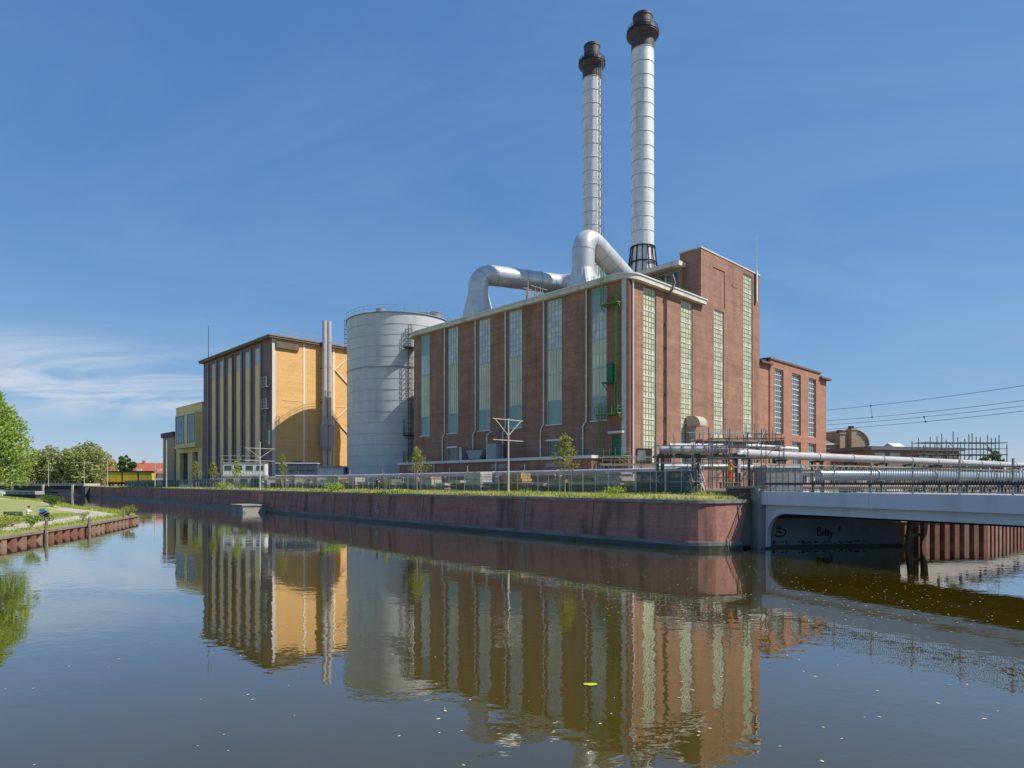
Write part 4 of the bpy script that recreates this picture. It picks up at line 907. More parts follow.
# ------------------------------------------------------------------ buildings beyond the turbine hall
gw = Vector((79.9, 165))
gb = thing('gabled_workshop', (*gw, G), 'old tan brick workshop with a curved white gable edge and two stubby towers', 'workshop', rz=0.22)
m = MB(); prof = [(8.0, 0, 0), (11.9, 0, 0), (11.9, 0, 10.8)]
for k in range(9): a_ = k/8*math.pi/2; prof.append((8.0+3.9*math.cos(a_), 0, 10.8+3.8*math.sin(a_)))
m.extrude(prof, (0, 22, 0)); m.box(4.7, 7.99, 0.8, 22, 0, 13.2); m.box(-6, 4.69, 0.4, 20, 0, 10.9); m.build('wall', B_TAN, gb)
m = MB(); arc = [(8.0+4.05*math.cos(k/10*math.pi/2), 10.8+3.95*math.sin(k/10*math.pi/2)) for k in range(11)]
for k in range(10): m.hexa(((arc[k][0], -0.35, arc[k][1]), (arc[k+1][0], -0.35, arc[k+1][1]), (arc[k+1][0], 22, arc[k+1][1]), (arc[k][0], 22, arc[k][1]), (arc[k][0]+0.1, -0.35, arc[k][1]+0.4), (arc[k+1][0]+0.1, -0.35, arc[k+1][1]+0.4), (arc[k+1][0]+0.1, 22, arc[k+1][1]+0.4), (arc[k][0]+0.1, 22, arc[k][1]+0.4)))
m.build('curved_roof', WHITE, gb)
m = MB(); m.box(-6.2, 4.69, 0.1, 20, 10.91, 11.35); m.build('flat_roof', CONTW, gb)
m = MB(); m.extrude([(-6, 2.0, 11.35), (-6, 18, 11.35), (-6, 10, 14.6)], (9.2, 0, 0)); m.build('slate_roof', mat('slate', (0.13, 0.15, 0.18), 0.7, var=0.3), gb)
for x, h in ((3.9, 13.6), (7.3, 14.7)):
    m = MB(); m.box(x-0.75, x+0.75, -0.5, 1.1, 0, h); m.box(x-0.9, x+0.9, -0.65, 1.25, h+0.003, h+0.4); m.build('tower', B_TAN, gb); m = MB(); m.box(x-0.6, x+0.4, 0, 0.9, h+0.41, h+1.1); m.build('tower_cap', DARKB, gb)
W2 = lambda u, z, d: (u, 0.58+d, z); window(gb, 0, W2, 5.0, 6.3, 4, 9.6, [(4, 9.6, G_MID, 2, 4)], 0.21, GUTTER, bw=0.1)
m = MB(); m.box(8.6, 9.8, -0.08, 0.1, 4.0, 8.0); m.build('gable_infill', mat('brown_infill', (0.20, 0.13, 0.08), 0.8), gb)
m = MB(); m.box(10.6, 11.7, -0.2, 0.1, 7.4, 9.4); m.build('louvre', DARKB, gb); m = MB(); m.box(-5.6, 3.0, 0.3, 0.45, 1, 9.6); m.build('boarded_door', mat('tan_boarding', (0.40, 0.29, 0.16), 0.8), gb)
lw = thing('low_shed', (80.8, 147, G), 'long low brown shed with a dark flat roof behind the white pipeline', 'shed', rz=0.28)
m = MB(); m.box(0, 26, 0, 12, 0, 8.7); m.build('wall', mat('brown_boarding', (0.27, 0.18, 0.14), 0.85, var=0.3), lw)
m = MB(); m.box(-0.6, 26.6, -0.8, 12.8, 8.71, 9.5); m.build('roof', mat('grey_flat_roof', (0.15, 0.16, 0.17), 0.7), lw)
for k in (0, 1, 3, 4, 5):
    m = MB(); m.box(1.2+k*4.2, 4.1+k*4.2, -0.06, 0.1, 6.9, 8.1); m.build('window', mat('pale_shed_window', (0.50, 0.46, 0.32), 0.4), lw)
m = MB(); m.extrude([(9, 2, 9.5), (9, 6, 9.5), (9, 4, 10.6)], (3.5, 0, 0)); m.build('rooflight', WHITE, lw)

# ------------------------------------------------------------------ silo
sl = thing('storage_silo', (-29.5, 171.0, G), 'large round grey steel silo between the orange building and power house', 'silo')
RS = 13.35; HS = 46.5-G; nc = 16
for k in range(nc):
    m = MB(); a_ = HS*k/nc; b_ = HS*(k+1)/nc; e = 0.02*(k % 2)
    m.lathe([(RS+e, a_), (RS+e, b_-0.07)], (0, 0), 72, closed_top=False); m.lathe([(RS+e, b_-0.13), (RS+0.05, b_-0.13), (RS+0.05, b_-0.005)], (0, 0), 72, m=1, closed_top=False); m.build('shell_course', [SILO, mat('silo_weld_seam', (0.47, 0.48, 0.48), 0.6, var=0.3, scale=1.0)], sl)
m = MB(); m.lathe([(RS+0.08, HS*0.69), (RS+0.16, HS*0.69+0.1), (RS+0.16, HS*0.69+0.22), (RS+0.05, HS*0.69+0.3)], (0, 0), 72, closed_top=False); m.build('stiffener_ring', GALV, sl)
m = MB(); m.lathe([(RS+0.25, HS), (RS+0.25, HS+0.2), (RS*0.5, HS+0.7), (0.1, HS+1.0)], (0, 0), 72); m.build('roof', GALV, sl)
for j in range(12):
    m = MB()
    for k in range(4):
        a0 = (j*4+k)*2*math.pi/48; a1 = (j*4+k+1)*2*math.pi/48; r = RS+0.15; p = (r*math.cos(a0), r*math.sin(a0)); q = (r*math.cos(a1), r*math.sin(a1))
        if k % 2 == 0: m.bar((*p, HS+0.2), (*p, HS+1.75), 0.08)
        for z in (0.95, 1.72): m.bar((*p, HS+z), (*q, HS+z), 0.07)
    m.build('guard_rail', GALV, sl)
for x, y, r, h in ((-3.5, -6.8, 1.2, 2.3), (0.6, -9.2, 0.3, 1.3), (9.8, -2.5, 1.6, 2.6)):
    m = MB(); m.lathe([(r, HS+0.3), (r, HS+h-0.3), (r*1.06, HS+h-0.3), (r*1.06, HS+h)], (x, y), 16); m.build('roof_vent', GALV, sl)
m = MB(); m.box(6.2, 8.6, -8.5, -7.0, HS+0.4, HS+1.2); m.build('roof_hatch', GALV, sl)
def silo_ladder(name, ang, z0, z1, mm, cage=True, plats=()):
    m = MB(); c, s_ = math.cos(ang), math.sin(ang)
    def P(o, w, z): return ((RS+o)*c-w*s_, (RS+o)*s_+w*c, z)
    for w in (-0.35, 0.35): m.bar(P(0.35, w, z0), P(0.35, w, z1), 0.09)
    z = z0
    while z < z1: m.bar(P(0.35, -0.35, z), P(0.35, 0.35, z), 0.06); z += 0.6
    if cage:
        z = z0+2
        while z < z1:
            p = [P(0.35+0.95*math.sin(t), 0.6*math.cos(t), z) for t in [k*math.pi/6 for k in range(7)]]
            for i in range(6): m.bar(p[i], p[i+1], 0.08)
            z += 1.2
        for t in (0.4, 1.57, 2.74): m.bar(P(0.35+0.95*math.sin(t), 0.6*math.cos(t), z0+2), P(0.35+0.95*math.sin(t), 0.6*math.cos(t), z1), 0.07)
    m.build(name, mm, sl)
    for z in plats:
        m = MB(); m.hexa([P(0.05, -1.6, z-0.2), P(1.9, -1.6, z-0.2), P(1.9, 1.3, z-0.2), P(0.05, 1.3, z-0.2), P(0.05, -1.6, z), P(1.9, -1.6, z), P(1.9, 1.3, z), P(0.05, 1.3, z)])
        for w in (-1.6, -0.2, 1.3): m.bar(P(1.85, w, z), P(1.85, w, z+1.9), 0.08)
        for h in (0.6, 1.2, 1.85): m.bar(P(1.85, -1.6, z+h), P(1.85, 1.3, z+h), 0.07)
        m.bar(P(0.1, -1.55, z), P(0.1, -1.55, z+3.8), 0.1); m.bar(P(1.85, -1.55, z), P(1.85, -1.55, z+3.8), 0.09)
        m.build('ladder_landing', RAILD, sl)
SLAD = mat('dark_green_grey_steel', (0.09, 0.115, 0.10), 0.5, 0.2)
silo_ladder('caged_ladder', math.atan2(-11.6, 4.3), 4, HS-3, SLAD, True, (HS*0.80, HS*0.30, HS*0.12))
silo_ladder('caged_ladder', math.atan2(0.6, -12.4), HS-9, HS+1.6, SLAD, True)
m = MB(); c, s_ = math.cos(math.atan2(-11.6, 5.6)), math.sin(math.atan2(-11.6, 5.6)); m.box((RS+0.6)*c-0.4, (RS+0.6)*c+0.8, (RS+0.6)*s_-0.6, (RS+0.6)*s_+0.4, 16.2, 19.2); m.build('switch_box', GREEND, sl)

# ------------------------------------------------------------------ orange building
QO = Vector((-64.4, 175.0))
def osite(s, t): return QO+BX*s+AX*t
ob = thing('orange_boiler_house', (*QO, G), 'tall boiler house with orange painted end wall and dark ribbed long side', 'boiler house', rz=ROT)
wo = [(41.3, 45.2), (35.0, 38.4), (28.3, 31.8), (21.8, 25.2), (14.9, 18.5), (7.75, 11.8)]
m = MB(); wall_cells(m, LF, 0, 52.0, G, 44.0, [(a, b, 8.2, 42.8) for a, b in wo]+[(1.2, 3.0, 15.5, 19.5)], 0.4)
m.quad((0, 52, G), (36, 52, G), (36, 52, 44), (0, 52, 44)); m.quad((36, 0, G), (36, 52, G), (36, 52, 44), (36, 0, 44)); m.build('long_wall', B_DARK, ob, G)
for a, b in wo: window(ob, G, LF, a, b, 8.2, 42.8, [(8.2, 19.7, BEIGEP, 1, 1), (19.7, 29, BEIGEP, 1, 1), (29, 38, BEIGEP, 1, 1), (38, 42.8, mat('pale_grey_glass', (0.50, 0.54, 0.56), 0.3, var=0.1), 2, 2)], 0.36, BEIGEP, fw=0.12)
m = MB(); m.fbox(LF, 1.2, 3.0, 15.5, 19.5, 0.1, 0.3); m.build('window', G_TEAL, ob, G)
for t in (47.0, 40.0, 33.4, 20.0, 13.4, 6.6):
    m = MB(); m.tube([(-0.3, t, G), (-0.3, t, 43.4)], 0.30, 8); m.build('downpipe', mat('blue_grey_downpipe', (0.27, 0.29, 0.33), 0.5, 0.2), ob, G)
m = MB(); m.tube([(-0.3, 26.7, G), (-0.3, 26.7, 43.4)], 0.2, 8); m.build('downpipe', MATS['dark_window_glass'] if False else TRIMBR, ob, G)
m = MB(); wall_cells(m, RF, 0.9, 36.0, G, 44.0, [], 0.3); m.build('end_wall', ORANGE, ob, G)
m = MB(); m.box(0.0, 0.9, -0.08, 0.3, G, 44.0); m.build('corner_strip', mat('pink_white_paint', (0.70, 0.62, 0.56), 0.7), ob, G)
m = MB(); m.box(-1.1, 37, -0.9, 53.2, 44.01, 44.55); m.build('roof_slab', TRIMBR, ob, G)
m = MB(); m.box(-1.25, 37.2, -1.05, 53.4, 44.555, 44.85); m.build('roof_edge', mat('brown_grey_roof_edge', (0.24, 0.20, 0.16), 0.7), ob, G)
for s in (9.1, 18.2, 27.6):
    m = MB(); m.box(s-0.22, s+0.22, -0.12, 0.02, G, 43.9); m.build('wall_rib', LINEW, ob, G)
for s0, s1, z in ((2.8, 8.9, 27.7), (9.3, 12.6, 16.1), (1.2, 8.9, 15.8), (18.4, 23, 27.2)):
    m = MB(); m.box(s0, s1, -0.06, 0.02, z-0.09, z+0.09); m.build('wall_string', mat('faded_paint_line', (0.72, 0.55, 0.32), 0.8), ob, G)
for z in (37.7, 23.3):
    m = MB(); m.bar((18.5, -0.14, z), (25.5, -0.14, z+6.3), 0.36, 0.14); m.bar((18.5, -0.14, z), (25.5, -0.14, z-6.3), 0.36, 0.14); m.build('wall_brace', LINEW, ob, G)
m = MB(); m.box(1.0, 7.4, -0.55, 0.02, 41.6, 43.3); m.build('crane_beam', TRIMBR, ob, G)
m = MB(); m.box(19.6, 24, -0.3, 0.02, 9.6, 10.1); m.build('door_hood', TRIMBR, ob, G)
m = MB(); m.box(20.6, 22.2, -0.1, 0.05, G, 9.0); m.build('door', MAROON, ob, G)
for z in (31.2, 25.3):
    m = MB(); m.box(-1.3, -0.02, 0.9, 3.9, z-0.2, z)
    for t in (0.9, 2.4, 3.9): m.bar((-1.25, t, z), (-1.25, t, z+2.6), 0.12)
    for h in (0.7, 1.5, 2.5): m.bar((-1.25, 0.9, z+h), (-1.25, 3.9, z+h), 0.1)
    m.build('balcony', GALV, ob, G)
    m = MB(); m.box(-0.06, 0.02, 1.6, 3.6, z-3.6 if z > 20 else z-3.0, z-0.3); m.build('door', mat('dark_grey_door', (0.08, 0.09, 0.085), 0.6), ob, G)
for k, s in enumerate((3.5, 11, 18.5)):
    m = MB(); rr = random.Random(k)
    for j in range(7): x = s+j*0.9; m.bar((x, 3, 44.85), (x, 3, 44.85+rr.uniform(1.4, 3.6)), 0.10)
    for z in (1.2, 2.4): m.bar((s, 3, 44.85+z), (s+5.4, 3, 44.85+z), 0.09)
    m.build('roof_rack', GALV, ob, G)
m = MB(); m.tube([(1.0, 50.5, 44.85), (1.0, 50.5, 56.5)], [0.13, 0.07], 6); m.build('mast', RAILD, ob, G)
fl = thing('twin_flue', (*osite(15.2, -1.6), G), 'pair of grey steel flue pipes with a silencer box against the orange wall', 'flue', rz=ROT)
FLUE = mat('grey_flue_steel', (0.52, 0.50, 0.48), 0.4, 0.25, var=0.15)
for x in (-0.72, 0.72):
    m = MB(); m.tube([(x, 0, 0), (x, 0, 11.5)], 0.58, 16); m.build('lower_pipe', FLUE, fl)
    m = MB(); s_ = 1 if x > 0 else -1; m.box(min(x-0.62*s_, x+1.15*s_), max(x-0.62*s_, x+1.15*s_), -0.75, 0.75, 11.5, 17.6); m.lathe([(0.62, 10.2), (0.95, 11.5)], (x, 0), 16); m.lathe([(1.05, 17.6), (0.66, 20.2)], (x, 0), 16); m.build('silencer', mat('grey_silencer', (0.40, 0.40, 0.41), 0.5, 0.2), fl)
    m = MB(); m.tube([(x, 0, 20.0), (x, 0, 47.0)], 0.64, 18)
    for z in (27, 34, 41): m.tube([(x, 0, z), (x, 0, z+0.25)], 0.7, 18)
    m.build('upper_pipe', FLUE, fl)
for z in (24, 33.6, 40.0):
    m = MB(); m.bar((-1.5, 0.1, z), (1.5, 0.1, z), 0.22); m.bar((-1.2, 0, z), (-1.2, 1.55, z), 0.2); m.bar((1.2, 0, z), (1.2, 1.55, z), 0.2); m.build('bracket', RAILD, fl)

# ------------------------------------------------------------------ olive building and grey block further along
ol = thing('olive_office', (*osite(0, 53.5), G), 'olive rendered office block with two blue bay windows on its upper floor', 'office building', rz=ROT)
OF = lambda u, z, d: (d, u-53.5, z); H0 = 31.5
m = MB(); wall_cells(m, OF, 53.5, 79.5, G, H0, [(57.4, 62.6, G+0.2, 15.6), (67.2, 75.6, G+0.2, 15.6)], 1.5)
m.quad((0, 26, G), (20, 26, G), (20, 26, H0), (0, 26, H0)); m.box(0.05, 20, 0.0, 26, H0-0.3, H0); m.quad((0, 0, G), (20, 0, G), (20, 0, H0), (0, 0, H0)); m.build('wall', OLIVE, ol, G)
m = MB(); m.box(-0.15, 20, -0.1, 26.15, H0, H0+0.35); m.build('roof_edge', BEIGEP, ol, G)
m = MB(); m.box(-2.2, 0.0, 0.3, 20.6, 17.0, 17.8); m.box(-2.0, 0.0, 0.4, 20.5, 17.8, 28.5); m.build('bay', OLIVE, ol, G)
BF = lambda u, z, d: (-2.35+d, u-53.5, z)
for a, b in ((54.4, 61.0), (64.6, 72.8)): window(ol, G, BF, a, b, 18.6, 28.0, [(18.6, 28.0, G_BLUE, 3, 3)], 0.33, CONTD, fw=0.2, bw=0.12)
for a, b in ((57.4, 62.6), (67.2, 75.6)):
    D_ = lambda u, z, d: (1.0+d, u-53.5, z); window(ol, G, D_, a, b, G+0.2, 15.6, [(G+0.2, 15.6, G_DARK, 2, 5)], 0.4, GREENF, bw=0.12)
gk = thing('grey_brick_block', (*osite(-0.4, 80.3), G), 'plain grey-brown brick block behind the olive office', 'building', rz=ROT)
m = MB(); m.box(0, 16, 0, 13, 0, 17.9); m.build('wall', B_TAN, gk)
m = MB(); m.box(-0.6, 16.6, -0.4, 13.6, 17.91, 19.6); m.build('roof_band', mat('dark_brown_band', (0.08, 0.06, 0.055), 0.7), gk)
# ------------------------------------------------------------------ site fence: a run of mesh panels on concrete feet
def netting(name, col, alpha):
    m = bpy.data.materials.new(name); m.use_nodes = True; nt = m.node_tree; b = nt.nodes['Principled BSDF']
    b.inputs['Base Color'].default_value = (*col, 1); b.inputs['Roughness'].default_value = 0.8
    tc = N(nt, 'ShaderNodeTexCoord'); n = N(nt, 'ShaderNodeTexNoise'); n.inputs['Scale'].default_value = 0.9; n.inputs['Detail'].default_value = 5; nt.links.new(tc.outputs['Object'], n.inputs['Vector'])
    nt.links.new(M(nt, 'ADD', M(nt, 'MULTIPLY', M(nt, 'SUBTRACT', n.outputs['Fac'], 0.5), 0.9), alpha, clamp=True), b.inputs['Alpha'])
    return m
NETB = netting('dark_blue_netting', (0.035, 0.075, 0.095), 0.86); NETG = netting('green_blue_netting', (0.05, 0.085, 0.075), 0.62); NETM = netting('grey_wire_mesh', (0.30, 0.31, 0.29), 0.22)
NETW = netting('white_banner_cloth', (0.62, 0.63, 0.62), 0.95)
FR = [(16.4, 57.6)]+[tuple(p) for p in offset_line(QT[1:7], 8.2)][::-1]
fence = thing('site_fence', (*FR[0], 4.0), 'long run of mesh construction fence with dark netting along the grass verge', 'fence')
fo = FR[0]
for i, (p, d) in enumerate(along(FR, 3.45)):
    if i > 72: break
    q = p+d*3.38; z0 = 4.0; z1 = 6.18
    m = MB()
    for a in (p+d*0.03, p+d*1.7, q): m.bar((*a, z0-0.1), (*a, z1+(0.9 if random.random() < 0.25 and a == q else 0)), 0.05)
    for z in (z0+0.12, z0+1.15, z1-0.03): m.bar((*(p+d*0.03), z), (*q, z), 0.04)
    u = 512+652*p.x/p.y
    full = 1 if (640 < u < 700 or 196 < u < 262 or u < 180) else 0
    z2 = z1-0.06 if full else z0+random.uniform(0.75, 0.95)
    off = Vector((d.y, -d.x))*0.03
    A, B = p+d*0.05+off, q-d*0.03+off
    sag = random.uniform(-0.08, 0.05)
    mid = (A+B)/2+off*random.uniform(-2, 2)
    m.add([(*A, z0+0.05), (*mid, z0+0.04), (*B, z0+0.05), (*A, z2), (*mid, z2+sag), (*B, z2)], [(0, 1, 4, 3), (1, 2, 5, 4)], 1)
    if not full: m.quad((*A, z2+0.02), (*B, z2+0.02), (*B, z1-0.05), (*A, z1-0.05), 2)
    net = NETW if 180 <= u <= 196 else (NETB if full else NETG)
    pn = m.build('fence_panel', [GALV, net, NETM], fence, 4.0, fo)
    m = MB(); m.hexa(((*(p-d*0.12-off*8), 3.98), (*(p+d*0.12-off*8), 3.98), (*(p+d*0.12+off*8), 3.98), (*(p-d*0.12+off*8), 3.98), (*(p-d*0.12-off*8), 4.16), (*(p+d*0.12-off*8), 4.16), (*(p+d*0.12+off*8), 4.16), (*(p-d*0.12+off*8), 4.16)))
    m.build('foot_block', CONC, fence, 4.0, fo)
# lilac-grey wrapped pipe on stands behind the fence
PL = [tuple(p) for p in offset_line(QT[2:7], 13.0)][::-1]
PL = PL[:4]
pipe = thing('wrapped_pipeline', (*PL[0], G), 'long lilac-grey wrapped pipe on low stands running behind the mesh fence', 'pipeline')
st = along(PL, 6.0)
for i in range(len(st)-1):
    (p, d), (q, _) = st[i], st[i+1]
    m = MB(); m.tube([(*p, 6.3), (*(p+(q-p)*0.985), 6.3)], 0.3, 12); m.tube([(*p, 6.3), (*(p+d*0.16), 6.3)], 0.36, 12); m.build('pipe_length', PIPEL if i % 5 else PIPEW, pipe, G, PL[0])
    m = MB(); n = Vector((d.y, -d.x))
    for k in (-0.45, 0.45): m.bar((*(p+n*k), 3.75), (*(p+n*k), 6.2), 0.1)
    m.bar((*(p-n*0.6), 5.95), (*(p+n*0.6), 5.95), 0.1)
    if i % 2 == 0: m.bar((*p, 6.55), (*p, 7.5), 0.09)
    m.build('pipe_stand', GALV if i % 3 else POLEM, pipe, G, PL[0])
# stacks of building material between fence and pipe
STK = [mat('stack_grey', (0.34, 0.33, 0.30), 0.9, var=0.3), mat('stack_olive', (0.25, 0.24, 0.15), 0.9, var=0.4), mat('stack_pale', (0.50, 0.48, 0.42), 0.9, var=0.3), mat('stack_ochre', (0.45, 0.31, 0.12), 0.9, var=0.3)]
SO = offset_line(QT[2:7], 10.6)[::-1]; rr = random.Random(21)
for i, (p, d) in enumerate(along([tuple(x) for x in SO], 3.8)):
    if i > 42: break
    t = thing('material_stack', (p.x, p.y, 3.72), 'stack of grey building material stored behind the mesh fence', 'material stack', 'material stacks behind the fence', rz=math.atan2(d.y, d.x)+rr.uniform(-0.15, 0.15))
    z = 0.0; m = MB(); L = rr.uniform(2.4, 3.9)
    for k in (-0.8, 0, 0.8): m.box(-L/2, L/2, k-0.08, k+0.08, 0, 0.14)
    m.build('bearer', WOODG, t); z = 0.142; mm = rr.choice(STK+[STK[2], STK[0]])
    for k in range(rr.randint(4, 8)):
        h = rr.uniform(0.22, 0.4); m = MB(); o = rr.uniform(-0.15, 0.15); n = rr.randint(2, 4)
        for j in range(n): m.box(-L/2+o+L*j/n, -L/2+o+L*(j+0.95)/n, -0.9, 0.9, z, z+h-rr.uniform(0.005, 0.06))
        m.build('layer', mm if rr.random() < 0.7 else rr.choice(STK), t); z += h

# ------------------------------------------------------------------ pipe works between the power house and the bridge
def pipe_run(name, pts, r, mm, label, stand_h=None, L=6.0, ring=0.07, ring_m=None, cat='pipeline', zg=3.73):
    root = thing(name, (pts[0][0], pts[0][1], zg), label, cat); O2 = (pts[0][0], pts[0][1])
    path = arc_path(pts, r*3, 5); cur = 0.0
    for i in range(len(path)-1):
        a, b = path[i], path[i+1]; n = max(1, round((b-a).length/L))
        for k in range(n):
            p = a.lerp(b, k/n); q = a.lerp(b, (k+1)/n); m = MB(); m.tube([p, q], r, 16); m.build('pipe_length', mm, root, zg, O2)
            if (q-p).length > 0.9 and L > 0.5 and (q-p).z**2 < 0.5:
                d = (q-p).normalized(); m = MB(); m.tube([p+d*0.02, p+d*0.2], r+ring, 16); m.build('flange', ring_m or GALV, root, zg, O2)
                if stand_h is not None and q.z < 20:
                    m = MB(); nrm_ = Vector((d.y, -d.x, 0)).normalized()
                    for s_ in (-1, 1): c = p+nrm_*s_*(r+0.15); m.bar((c.x, c.y, stand_h), (c.x, c.y, p.z-r-0.04), 0.16)
                    c1 = p-nrm_*(r+0.4); c2 = p+nrm_*(r+0.4); m.bar((c1.x, c1.y, p.z-r-0.12), (c2.x, c2.y, p.z-r-0.12), 0.16); m.build('support', GREENF, root, zg, O2)
    return root
pipe_run('white_pipeline', [(21.4, 62.3, 6.0), (21.4, 62.3, 7.95), (27.1, 66.0, 7.85), (59.0, 86.0, 7.75), (92.0, 107.0, 7.6)], 0.41, PIPEW, 'long white clad pipeline on supports running behind the bridge railing', 3.73, ring_m=PIPEW)
pipe_run('white_pipe', [(14.6, 64.6, 8.35), (20.9, 63.2, 8.3)], 0.35, PIPEW, 'short white pipe with broad collars lying on the dark steel rack', None, L=1.05, ring=0.15, ring_m=CONT)
pipe_run('blue_grey_pipe', [(27.5, 58.6, 5.75), (33.5, 60.2, 5.75), (40.2, 62.6, 5.75), (62, 79.0, 5.8), (96, 104, 5.8)], 0.46, PIPEB, 'big blue-grey pipe low behind the bridge railing', 3.72, L=5.0)
pipe_run('tan_pipe', [(26, 60.2, 4.72), (33, 62.2, 4.72), (40.0, 64.8, 4.72), (62, 81.2, 4.75), (96, 106.5, 4.75)], 0.28, mat('tan_wrapped_pipe', (0.46, 0.33, 0.23), 0.6, var=0.25), 'thin tan pipe beneath the big blue-grey pipe', 3.72, L=5.0)
pipe_run('silver_pipe', [(15.0, 67.0, 6.7), (23.0, 67.5, 6.7), (31.0, 72.6, 6.6)], 0.32, GALV, 'slimmer silver pipe behind the dark steel rack', 3.73, L=4.0)
pipe_run('grey_pipe', [(17.0, 70.5, 9.1), (26.5, 71.5, 9.1), (33.0, 75.5, 9.0)], 0.22, CONTW, 'thin pale pipe high behind the scaffold beside the steel rack', 3.73, L=3.5)
# lattice pipe bridge below the white pipeline
lat = thing('lattice_pipe_rack', (27.5, 64.4, 3.73), 'long grey lattice girder on posts carrying cables under the white pipeline', 'pipe rack'); LO = (27.5, 64.4)
A = Vector((22.5, 61.2)); D2 = Vector((31.9, 20.0)).normalized()
for k in range(13):
    p = A+D2*k*5.5; q = p+D2*5.46; m = MB(); z0, z1 = 6.15, 6.85
    for z in (z0, z1): m.bar((*p, z), (*q, z), 0.13)
    for j in range(5):
        a = p.lerp(q, j/5); b = p.lerp(q, (j+1)/5); m.bar((*a, z0), (*a.lerp(b, 0.5), z1), 0.07); m.bar((*a.lerp(b, 0.5), z1), (*b, z0), 0.07)
    m.build('girder_bay', RAIL if k % 3 else WOODB, lat, 3.73, LO)
    m = MB(); m.bar((*p, 3.72), (*p, z0-0.07), 0.2); m.build('post', RAIL, lat, 3.73, LO)
# dark steel rack in front
rk = thing('steel_rack', (14.3, 62.2, 3.73), 'dark steel portal rack with two posts beneath the short white pipe', 'rack'); RO = (14.3, 62.2)
for x, y in ((14.35, 62.2), (17.75, 61.9), (21.2, 61.6)):
    m = MB(); m.bar((x, y, 3.72), (x, y, 7.5), 0.3 if x < 20 else 0.2); m.bar((x, y+2.0, 3.72), (x, y+2.0, 7.5), 0.2); m.build('post', GREENF, rk, 3.73, RO)
m = MB(); m.bar((13.9, 62.2, 7.62), (22.0, 61.5, 7.62), 0.24); m.bar((13.9, 64.2, 7.62), (22.0, 63.5, 7.62), 0.24)
for k in range(5): x = 14.4+k*1.7; m.bar((x, 62.1-k*0.15, 7.82), (x, 64.3-k*0.15, 7.82), 0.14)
m.build('top_beam', GREENF, rk, 3.73, RO)
m = MB(); m.box(15.3, 19.6, 62.4, 63.6, 7.89, 7.94); m.build('deck_board', WOODB, rk, 3.73, RO)
# scaffolds
def scaffold(label, loc, nx, ny, nz, bx, by, lz, mm, boards=(), rz=0.0, extra=0.8, seed=0, braces=True, r=0.06):
    root = thing('scaffold', loc, label, 'scaffold', rz=rz); rr = random.Random(seed)
    hs = MB(); hs.bar((0, 0, 0), (0, 0, nz*lz+extra), r)
    first = None
    for i in range(nx+1):
        for j in range(ny+1):
            if first is None: o = hs.build('standard', mm, root); first = o
            else: o = first.copy(); COL.objects.link(o); o.parent = root
            o.location = (i*bx, j*by, 0); o.scale = (1, 1, rr.uniform(0.82, 1.08))
    for k in range(1, nz+1):
        m = MB(); z = k*lz
        for j in range(ny+1):
            m.bar((-0.15, j*by, z), (nx*bx+0.15, j*by, z), r*0.9)
            if k in boards: m.bar((-0.15, j*by, z+1.0), (nx*bx+0.15, j*by, z+1.0), r*0.9)
        for i in range(nx+1): m.bar((i*bx, -0.15, z), (i*bx, ny*by+0.15, z), r*0.9)
        m.build('ledger', mm, root)
        if k in boards:
            for b in range(ny*3):
                m = MB(); y = 0.06+b*by/3; m.box(-0.2, nx*bx+0.2, y, y+by/3-0.03, z+0.05, z+0.11); m.build('board', WOODB, root)
    if braces:
        m = MB()
        for i in range(nx):
            for k in range(nz):
                if rr.random() < 0.45: a, b = (i, i+1) if rr.random() < 0.5 else (i+1, i); m.bar((a*bx, 0, k*lz+0.1), (b*bx, 0, (k+1)*lz), r*0.8)
        if m.v: m.build('brace', mm, root)
    return root
SCF = mat('scaffold_tube', (0.17, 0.18, 0.17), 0.5, 0.4, var=0.3)
SCL = mat('pale_scaffold_tube', (0.40, 0.40, 0.38), 0.5, 0.4, var=0.3)
scaffold('grey tube scaffold with boards directly behind the standing worker', (17.6, 57.4, 3.73), 4, 1, 3, 1.55, 1.2, 1.75, SCF, (2,), rz=-0.06, seed=1)
scaffold('slim scaffold bays around the dark steel rack', (13.4, 60.6, 3.73), 4, 1, 3, 1.7, 1.2, 1.6, SCL, (), rz=-0.12, seed=14)
scaffold('scaffold wrapped around pipes left of the grey site hut', (19.6, 66.8, 3.73), 4, 2, 3, 1.8, 1.3, 1.9, SCL, (3,), rz=0.35, seed=2)
scaffold('far scaffold frame with a raised platform behind the white pipeline', (67.5, 106.5, 3.73), 7, 2, 4, 2.0, 1.6, 2.0, SCF, (3,), rz=0.06, extra=1.2, seed=3, r=0.10)
scaffold('low scaffold beside the brick annex corner', (12.6, 92.5, 3.73), 4, 1, 2, 2.0, 1.3, 2.0, SCL, (2,), rz=0.1, seed=4)
scaffold('scaffold bay standing in front of the red brick hall windows', (27.5, 74.0, 3.73), 3, 1, 4, 1.5, 1.2, 1.75, SCF, (), rz=0.5, seed=6)
gn = thing('brown_gantry', (23.2, 82, 3.73), 'brown steel beam on posts across the foot of the brick end wall', 'gantry')
m = MB(); m.box(0, 10.6, -0.2, 0.2, 6.1, 6.62); m.build('beam', mat('brown_steel', (0.085, 0.05, 0.04), 0.6), gn)
for x in (0.3, 5.2, 10.2): m = MB(); m.bar((x, 0, 0), (x, 0, 6.09), 0.22); m.build('post', RAIL, gn)
rr = random.Random(9)
for k in range(9): x = 0.4+k*1.2; m = MB(); m.bar((x, 0.1, 6.62), (x, 0.1, 6.62+rr.uniform(0.7, 1.5)), 0.07); m.build('rail_post', SCF, gn)
